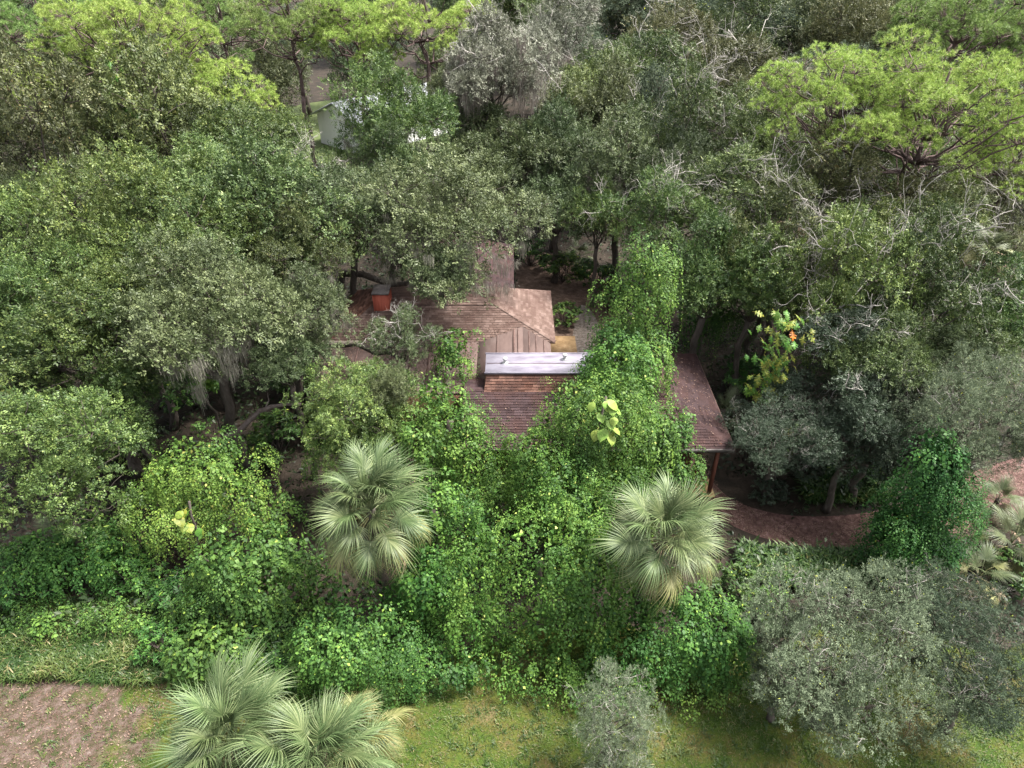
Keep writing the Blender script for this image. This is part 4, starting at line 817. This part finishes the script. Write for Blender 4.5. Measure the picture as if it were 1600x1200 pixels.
vine(1110, 450, 5.2, [((0, 0, 0), (1.5, 1.2, 1.8)), ((.6, -.3, -1.2), (1.4, 1.1, 1.6))], 'green vine tails hanging from the oak right of the vine column', 'vine_dark', strands=800, steps=34, hang=(.5, 2.2))
vine(1015, 690, 3.0, [((0, 0, 0), (1.4, 1.0, 1.6)), ((.8, -.6, -1.2), (1.3, 1.0, 1.3))], 'dull green vine clump before the porch eave', 'vine_dark', strands=1100, steps=28, leaf=.11)
vine(930, 1060, .35, [((0, 0, 0), (4.2, .9, .75)), ((-2.6, .5, .2), (2.0, .9, .7)), ((3.0, .3, .2), (2.0, .9, .8))], 'ankle-high creeper fringe where the vine wall meets the lawn', 'vine', name='creeper_bank', trunk=False, strands=1500, steps=20, hang=(.1, .3), lumps=60, lump=(.2, .5))
vine(1545, 520, 5.5, [((0, 0, 0), (1.8, 1.3, 1.7)), ((-.4, -.4, -1.6), (1.5, 1.2, 1.6))], 'bright vine cascade at the right edge above the silver tree', 'vine', strands=900, steps=30)

vine(690, 900, 2.2, [((0, 0, 0), (1.5, 1.3, 2.0)), ((-.6, -.6, -1.0), (1.3, 1.2, 1.3)), ((.5, -.8, -1.2), (1.2, 1.1, 1.1))], 'vine drape just right of the left tall palm', 'vine', strands=1300, steps=34, hang=(.4, 1.6))
vine(680, 800, 3.6, [((0, 0, 0), (1.3, 1.1, 1.5)), ((.9, -.2, -.8), (1.1, 1.0, 1.4))], 'shaded vine ledge above the drape beside the left palm', 'vine', strands=900, steps=30)
vine(660, 1030, .5, [((0, 0, 0), (1.7, .9, .9)), ((-1.2, .2, -.1), (1.1, .8, .8)), ((1.2, .1, -.1), (1.2, .8, .8))], 'knee-high creeper bank right of the lawn palms', 'vine_dark', name='creeper_bank', trunk=False, strands=700, steps=20, hang=(.1, .4))
vine(1100, 1050, .4, [((0, 0, 0), (1.8, .8, .8)), ((1.2, .4, .1), (1.2, .8, .8))], 'low creeper bank left of the large silvery tree', 'vine', name='creeper_bank', trunk=False, strands=700, steps=18, hang=(.1, .3))
vine(350, 1010, .8, [((0, 0, 0), (1.6, .9, 1.1)), ((1.3, .1, -.2), (1.4, .9, .9)), ((-1.3, .2, -.2), (1.2, .8, .8))], 'dark creeper bank above the lawn palms', 'vine_dark', name='creeper_bank', trunk=False, strands=900, steps=22, leaf=.12, wid=.7)
vine(130, 870, 1.4, [((0, 0, 0), (1.9, 1.1, 1.4)), ((-1.8, .2, -.2), (1.3, 1.0, 1.2)), ((1.7, -.1, -.2), (1.3, 1.0, 1.3))], 'green vine thicket behind the weedy bank', 'vine_dark', strands=1100, steps=28, leaf=.12, wid=.6)
vine(855, 760, 4.2, [((0, 0, 0), (1.4, 1.0, 1.4)), ((1.2, -.3, -.6), (1.3, 1.0, 1.4))], 'vine shelf between the roof curtain and the lower wall', 'vine', strands=1000, steps=30)
vine(120, 965, .3, [((0, 0, 0), (3.2, .8, .6)), ((-3, .2, 0), (2.2, .8, .6)), ((2.4, .1, 0), (1.8, .8, .6))], 'low green creeper along the top of the weedy bank', 'vine_dark', name='creeper_bank', trunk=False, strands=1500, steps=18, hang=(.1, .3), lump=(.2, .5))
# ------------------------------------------------------------------ shrubs
for e in [
 (1150, 925, 66, 'x', 'shrub', 'glossy dark shrub right of the right tall palm'), (1120, 990, 70, 'y', 'shrub', 'glossy dark shrub at the lawn edge left of the silver tree'), (1190, 950, 55, 'x', 'shrub', 'small glossy shrub touching the large silver crown'),
 (885, 492, 34, 'z', 'vine', 'round bright bush in the dirt yard by the roof eave'), (140, 860, 75, 'y', 'vine_dark', 'broad-leaved shrub above the weedy bank at left'), (60, 900, 75, 'x', 'shrub', 'dark shrub at the left edge over the weeds'),
 (215, 900, 60, 'x', 'vine_dark', 'shrub at the right end of the weedy bank'), (300, 930, 65, 'y', 'shrub', 'dark leafy shrub below the yellowish vine mound'), (250, 1000, 50, 'x', 'vine_dark', 'small shrub at the end of the brown lawn patch'),
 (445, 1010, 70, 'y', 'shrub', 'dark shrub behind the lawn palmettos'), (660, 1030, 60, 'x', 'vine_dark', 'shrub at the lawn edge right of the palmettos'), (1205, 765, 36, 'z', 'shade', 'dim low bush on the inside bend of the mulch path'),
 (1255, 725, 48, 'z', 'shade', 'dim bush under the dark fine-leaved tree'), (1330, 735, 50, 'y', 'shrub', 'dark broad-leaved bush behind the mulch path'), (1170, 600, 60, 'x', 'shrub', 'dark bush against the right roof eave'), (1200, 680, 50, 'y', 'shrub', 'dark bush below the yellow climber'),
 (880, 425, 45, 'x', 'shrub', 'dark bush at the back of the dirt yard'), (955, 470, 40, 'z', 'vine_dark', 'small bush at the foot of the vine column'), (930, 430, 40, 'y', 'shrub', 'dark bush in the yard corner beside the vine column'),
 (190, 700, 60, 'y', 'shrub', 'dark bush inside the shaded hollow at left'), (300, 620, 70, 'x', 'shrub', 'dark bush deep in the hollow under the silvery oak'), (430, 690, 60, 'y', 'shrub', 'dark bush beside the bare grey limb'), (480, 600, 60, 'x', 'shrub', 'dark bush against the left end of the house'),
 (790, 790, 55, 'x', 'vine_dark', 'dark bush in the gap under the front eave'), (1590, 900, 60, 'x', 'shrub', 'dark bush behind the palmettos at the right edge'), (1400, 560, 55, 'y', 'shrub', 'dark bush above the shaded trees'), (830, 400, 40, 'y', 'shrub', 'dark bush near the back wing of the roof')]:
    shrub(*e)

# ------------------------------------------------------------------ palms
FR = [build_frond(200+i, pet=.7+.15*i) for i in range(4)]; FRD = [build_frond(210+i, droop=.85, fold=.15, wid=.032) for i in range(3)]
def palm(label, px, py, zc, rpx, n, seed, mat='palm', old=6, dead=3, name='fan_palm', trunk_r=.17, group=None, spread=1.0):
    c = at(px, py, zc); s = rpx*mpp(c)/2.05; rng = random.Random(seed)
    t = thing(name, label, 'palm', (c[0], c[1], 0), group)
    for i in range(n):
        f = (i+.5)/n; el = math.radians(82-128*f**.9)*spread+rng.uniform(-.2, .2); az = i*2.39996+rng.uniform(-.3, .3)
        isold = f > 1-(old+dead)/n; isdead = f > 1-dead/n
        me = rng.choice(FRD if f > .55 else FR); m = LM['palm_dead' if isdead else 'palm_old' if isold else mat]
        fo = obj('frond', me, m, t, (0, 0, zc-.25*s*f)); k = s*rng.uniform(.8, 1.1)*(1-.15*(f < .15))
        fo.rotation_mode = 'XYZ'
        R_ = Matrix.Rotation(az, 4, 'Z') @ Matrix.Rotation(-el, 4, 'Y') @ Matrix.Rotation(rng.uniform(-.75, .75), 4, 'X')
        fo.rotation_euler = R_.to_euler(); fo.scale = (k, k, k)
    if zc > 1.0: obj('trunk', trunk_mesh(seed, trunk_r, zc), BARK, t)
    else: obj('stem', trunk_mesh(seed, .12, max(.3, zc)), BARK, t)
    return t
palm('tall fan palm with yellowing lower fronds left of the vine wall', 580, 795, 6.0, 112, 54, 1, old=13, dead=2)
palm('tall fan palm right of the vine wall before the porch', 1040, 838, 5.5, 110, 50, 2, old=10, dead=5)
palm('fan palm with grey-green crown on the lawn, left of the lawn pair', 370, 1160, 2.4, 132, 56, 3, old=5, dead=7)
palm('fan palm at the bottom edge, right of the lawn pair', 500, 1195, 2.6, 142, 56, 4, old=6, dead=6)
palm('fan palm showing yellow fronds behind the lawn pair', 560, 1150, 1.8, 85, 30, 5, 'palm_old', old=8, dead=4)
palm('dark palmetto with dead fronds at the right edge above the grey tree', 1580, 850, 1.3, 75, 22, 6, 'palm_dark', 4, 6)
palm('dark palmetto beside the mulch path at the right edge', 1560, 780, .9, 50, 16, 7, 'palm_dark', 2, 1)
palm('palmetto with drooping brown fronds below the emerald vine', 1530, 900, 1.0, 60, 18, 8, 'palm_dark', 3, 8)
palm('dark fan palm under the right edge oaks', 1545, 395, 9.0, 55, 24, 9, 'palm_dark', 4, 8)
palm('low palmetto in shade beside the right roof eave', 1130, 640, 1.2, 45, 14, 10, 'palm_dark', 1, 1)
palm('small palmetto with dead frond in the left thicket', 95, 830, 1.4, 48, 14, 11, 'palm_dark', 1, 3)
palm('shaded palmetto at the back of the dirt yard', 905, 400, 1.0, 34, 14, 12, 'palm_dark', 1, 1)
palm('dead-skirted palm in the brown oaks under the umbrella pine', 1240, 350, 9.0, 42, 18, 13, 'palm_dark', 3, 9)

# ------------------------------------------------------------------ big-leaved climbers
BL = [build_bigleaf(300+i) for i in range(3)]; BR = [build_bigleaf(310, .55, .42, False)]
def climber(label, px, py, zc, w, h, n, mat, leaf=1.0, seed=0, meshes=None, extra=(), depth=.4):
    c = at(px, py, zc); rng = random.Random(seed); t = thing('climbing_plant', label, 'climber', (c[0], c[1], 0))
    obj('stem', trunk_mesh(seed, .05, zc+h*.4), BARK, t)
    for i in range(n):
        x, z = rng.gauss(0, .42)*w, rng.uniform(-.5, .5)*h; y = -rng.random()*depth
        m = mat if i >= len(extra) else extra[i]
        if isinstance(m, tuple): m = m[0] if rng.random() < .6 else m[1]
        o = obj('large_leaf', rng.choice(meshes or BL), LM[m], t, (x, y-.2, zc+z)); k = leaf*rng.uniform(.7, 1.3)
        R_ = Matrix.Rotation(-PI/2+rng.uniform(-1.3, 1.3), 4, 'Z') @ Matrix.Rotation(rng.uniform(.1, .9), 4, 'Y') @ Matrix.Rotation(rng.uniform(-.4, .4), 4, 'X'); o.rotation_euler = R_.to_euler(); o.scale = (k, k, k)
    return t
climber('yellow and green split-leaf climber with one orange leaf right of the porch roof', 1205, 550, 6.2, 1.0, 4.6, 130, ('bigleaf', 'bigleaf_yellow'), .9, 1, None, ('bigleaf_orange',))
climber('split-leaf climber low on the shaded trunk below the yellow one', 1235, 670, 3.5, .6, 1.2, 22, ('bigleaf_yellow', 'bigleaf'), 1.1, 2)
climber('cluster of huge pale yellow-green leaves on the central vine curtain', 945, 640, 7.35, .5, 1.4, 14, 'bigleaf_pale', .8, 3, BR, depth=.35)
climber('bright green climber on the large left pine trunk', 188, 130, 13.2, .6, 3.4, 60, ('bigleaf', 'bigleaf_yellow'), 1.3, 4)
climber('large green and yellow leaves in the yellowish vine mound', 300, 795, 4.4, .45, .9, 9, ('bigleaf', 'bigleaf_yellow'), .75, 5, BR)
climber('dark split leaves hanging in the hollow under the silvery oak', 318, 575, 5.0, .7, 1.4, 14, 'bigleaf', 2.0, 6)
climber('dark split-leaf climber between the left edge oaks', 95, 430, 8.5, .9, 1.2, 14, ('vine_dark', 'vine_dark'), 2.2, 7)
climber('split-leaf climber behind the pale left-edge oak', 195, 660, 4.2, .5, .8, 10, 'bigleaf', 1.8, 8)

# bare grey limb reaching out of the hollow, dead snags at the top
def snag(label, pts, r0, mat, name='bare_limb'):
    rng = np.random.default_rng(len(label)); mb = MB(); P = np.array(pts, float); b = P[0].copy(); P = P-b
    s = np.linspace(0, len(P)-1, 14); Q = np.stack([np.interp(s, np.arange(len(P)), P[:, k]) for k in range(3)], 1); Q += rng.normal(size=Q.shape)*.03
    mb.tube(Q, np.linspace(r0, r0*.45, 14), 8)
    for k in (5, 8, 11): mb.tube(bend(rng, Q[k], Q[k]+rng.normal(size=3)*.5*np.array([1, 1, .6])+np.array([0, 0, .4]), 5, .15), np.linspace(r0*.3, .01, 5), 4)
    o = obj(name, mb.mesh(name, True), mat); o.location = tuple(b); return tag(o, label, 'branch')
snag('thick bare limb arching out of the dark hollow left of the house', [at(345, 690, 2.6), at(380, 668, 3.4), at(400, 645, 4.0), at(432, 634, 4.3), at(470, 632, 4.5)], .15, BARK_LICHEN)
snag('fallen reddish trunk leaning in the hollow behind the pale left-edge oak', [at(180, 665, 3.2), at(198, 690, 2.4), at(218, 712, 1.2)], .13, BARK_LICHEN)
for k, (a, b_, lab) in enumerate((((335, 0), (352, 85), 'left one of two bare white snags between the upper left pines'), ((366, 0), (360, 72), 'right one of two bare white snags between the upper left pines'))):
    lo = at(*b_, 8.5); hi = np.array([at(*a, 13)[0], lo[1], 0]); u = (a[0]-800)/F; dep = lo[1]; hi = np.array([u*(dep*CP+(CAM_H-14.2)*SP), dep, 14.2]); snag(lab, [np.array([lo[0], lo[1], 0]), lo, (lo+hi)/2+np.array([.2, 0, 0]), hi], .17, BARK_PALE, 'dead_tree')

# ------------------------------------------------------------------ ground cover
rng = np.random.default_rng(77)
def scatter(poly, n):
    P = np.array([q[:2] for q in poly]); lo, hi = P.min(0), P.max(0); out = []
    p = rng.uniform(lo, hi, (n*3, 2)); x, y = p[:, 0], p[:, 1]; ins = np.zeros(len(p), bool)
    for (x1, y1), (x2, y2) in zip(P, np.roll(P, -1, 0)):
        c = ((y1 > y) != (y2 > y)) & (x < (x2-x1)*(y-y1)/((y2-y1)+1e-12)+x1); ins ^= c
    p = p[ins][:n]; return np.concatenate([p, np.zeros((len(p), 1))], 1)
def lumpy(p, s=.7):
    return .5+.25*np.sin(p[:, 0]*s*2.1+p[:, 1]*1.3*s)+.25*np.sin(p[:, 1]*s*3.1-p[:, 0]*s*.9+2)
def stuff(name, me, mat, label, cat):
    o = obj(name, me, mat); o['kind'] = 'stuff'; return tag(o, label, cat)
p = scatter([at(-60, 960, 0), at(60, 945, 0), at(200, 935, 0), at(300, 985, 0), at(330, 1050, 0), at(240, 1072, 0), at(100, 1066, 0), at(-60, 1070, 0)], 26000)
h = lumpy(p, 1.1); p[:, 2] = h*.5*rng.random(len(p))
stuff('weeds', blades_mesh(1, p, .26, .030, 1.1, np.clip(h+rng.normal(size=len(p))*.15, 0, 1)), LM['weed'], 'knee-high bank of yellow-green weeds left of the thicket', 'weeds')
p = scatter([at(1150, 862, 0), at(1230, 872, 0), at(1370, 872, 0), at(1380, 905, 0), at(1250, 925, 0), at(1160, 900, 0)], 7000); p[:, 2] = rng.random(len(p))*.25
stuff('ferns', blades_mesh(2, p, .55, .05, .9), LM['weed_dark'], 'strip of long-bladed ferns along the near side of the mulch path', 'ferns')
p = scatter([at(1250, 765, 0), at(1370, 755, 0), at(1390, 785, 0), at(1260, 790, 0)], 2500); p[:, 2] = rng.random(len(p))*.2
stuff('ferns', blades_mesh(3, p, .6, .05, .9), LM['weed_dark'], 'dark long-bladed ferns along the far side of the mulch path', 'ferns')
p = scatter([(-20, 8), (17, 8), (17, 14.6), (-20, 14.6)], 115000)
bare = ((p[:, 0]+16.6)/5.2)**2+((p[:, 1]-11.4)/2.6)**2 < .8*(lumpy(p, 1.5)+.55); p = p[~bare | (rng.random(len(p)) < .12)]
stuff('grass', blades_mesh(4, p, .075, .014, 1.2, np.clip(lumpy(p, 1.3)*.7+.3*rng.random(len(p)), 0, 1)), LM['lawn'], 'short patchy grass of the front lawn', 'grass')
pc = scatter([(-19, 8.5), (16, 8.5), (16, 14.8), (-19, 14.8)], 1500); bare = ((pc[:, 0]+16.6)/5.2)**2+((pc[:, 1]-11.4)/2.6)**2 < .9; pc = pc[~bare | (rng.random(len(pc)) < .35)]
p = np.repeat(pc, 14, 0); p[:, :2] += rng.normal(size=(len(p), 2))*.07
stuff('weeds', blades_mesh(5, p, .15, .022, 1.1, np.repeat(rng.random(len(pc)), 14)), LM['weed'], 'scattered weed tufts standing up out of the front lawn', 'weeds')
# fallen leaves on path, yard and worn patch
q = np.concatenate([scatter([at(1100, 700, 0), at(1125, 770, 0), at(1235, 822, 0), at(1400, 800, 0), at(1640, 700, 0), at(1700, 800, 0), at(1440, 855, 0), at(1250, 860, 0), at(1130, 815, 0), at(1075, 760, 0)], 14000), scatter([at(800, 400, 0), at(940, 425, 0), at(980, 540, 0), at(860, 600, 0)], 4000), scatter([(-22, 8.6), (-11.6, 8.6), (-11.6, 13.6), (-22, 13.6)], 7000)])
mb = MB(); n = len(q); q[:, 2] = .012+rng.random(n)*.03; s = .075*rng.uniform(.5, 1.3, n); mb.tri_leaves(q, norm(np.array([0, 0, 1.])+rng.normal(size=(n, 3))*.35), rsphere(rng, n), s, s*.5, tints(rng, n, np.clip(lumpy(q, 2)+.2*rng.normal(size=n), 0, 1)))
stuff('fallen_leaves', mb.mesh('fallen_leaves'), LM['litter'], 'reddish fallen leaves strewn over path and yard', 'leaves')
def litter(name, label, pts, size):
    m = len(pts); mb = MB(); s = size*rng.uniform(.5, 1.3, m); mb.tri_leaves(pts, norm(np.array([0, 0, 1.])+rng.normal(size=(m, 3))*.3), rsphere(rng, m), s, s*.5, tints(rng, m)); stuff(name, mb.mesh(name), LM['litter'], label, 'leaves')
x, y = rng.uniform(-9.4, -1.8, 2600), 26+3.7*rng.random(2600)**.6; p1 = np.stack([x, y, 3.35+.1506*(y-25.9)+.012], 1)
x, y = rng.uniform(-8, 1.2, 900), 29.75+1.6*rng.random(900)**1.5; p2 = np.stack([x, y, 3.9+.55*(y-29.6)+.045], 1)
x, y = rng.uniform(7.3, 9.4, 420), rng.uniform(23.4, 29, 420); p3 = np.stack([x, y, 3+(9.5-x)/3+.045], 1); p3 = p3[(p3[:, 1]-22.3) > (9.5-p3[:, 0])]
x, y = rng.uniform(-1.5, 9, 500), 22.4+2.6*rng.random(500)**1.6; p4 = np.stack([x, y, 3+(y-22.3)/3+.045], 1); p4 = p4[(p4[:, 1]-22.3) < (9.5-p4[:, 0])]
litter('fallen_leaves', 'brown fallen leaves lying on the house roofs', np.concatenate([p1, p2, p3, p4]), .085)
# undergrowth on the forest floor, clear of house, yard and path
p = np.stack([rng.uniform(-30, 30, 60000), rng.uniform(15.2, 75, 60000), 0*np.arange(60000.)], 1); p[:, 0] *= p[:, 1]/40+.25
def inpoly(p, poly):
    P = np.array([q[:2] for q in poly]); x, y = p[:, 0], p[:, 1]; ins = np.zeros(len(p), bool)
    for (x1, y1), (x2, y2) in zip(P, np.roll(P, -1, 0)): ins ^= ((y1 > y) != (y2 > y)) & (x < (x2-x1)*(y-y1)/((y2-y1)+1e-12)+x1)
    return ins
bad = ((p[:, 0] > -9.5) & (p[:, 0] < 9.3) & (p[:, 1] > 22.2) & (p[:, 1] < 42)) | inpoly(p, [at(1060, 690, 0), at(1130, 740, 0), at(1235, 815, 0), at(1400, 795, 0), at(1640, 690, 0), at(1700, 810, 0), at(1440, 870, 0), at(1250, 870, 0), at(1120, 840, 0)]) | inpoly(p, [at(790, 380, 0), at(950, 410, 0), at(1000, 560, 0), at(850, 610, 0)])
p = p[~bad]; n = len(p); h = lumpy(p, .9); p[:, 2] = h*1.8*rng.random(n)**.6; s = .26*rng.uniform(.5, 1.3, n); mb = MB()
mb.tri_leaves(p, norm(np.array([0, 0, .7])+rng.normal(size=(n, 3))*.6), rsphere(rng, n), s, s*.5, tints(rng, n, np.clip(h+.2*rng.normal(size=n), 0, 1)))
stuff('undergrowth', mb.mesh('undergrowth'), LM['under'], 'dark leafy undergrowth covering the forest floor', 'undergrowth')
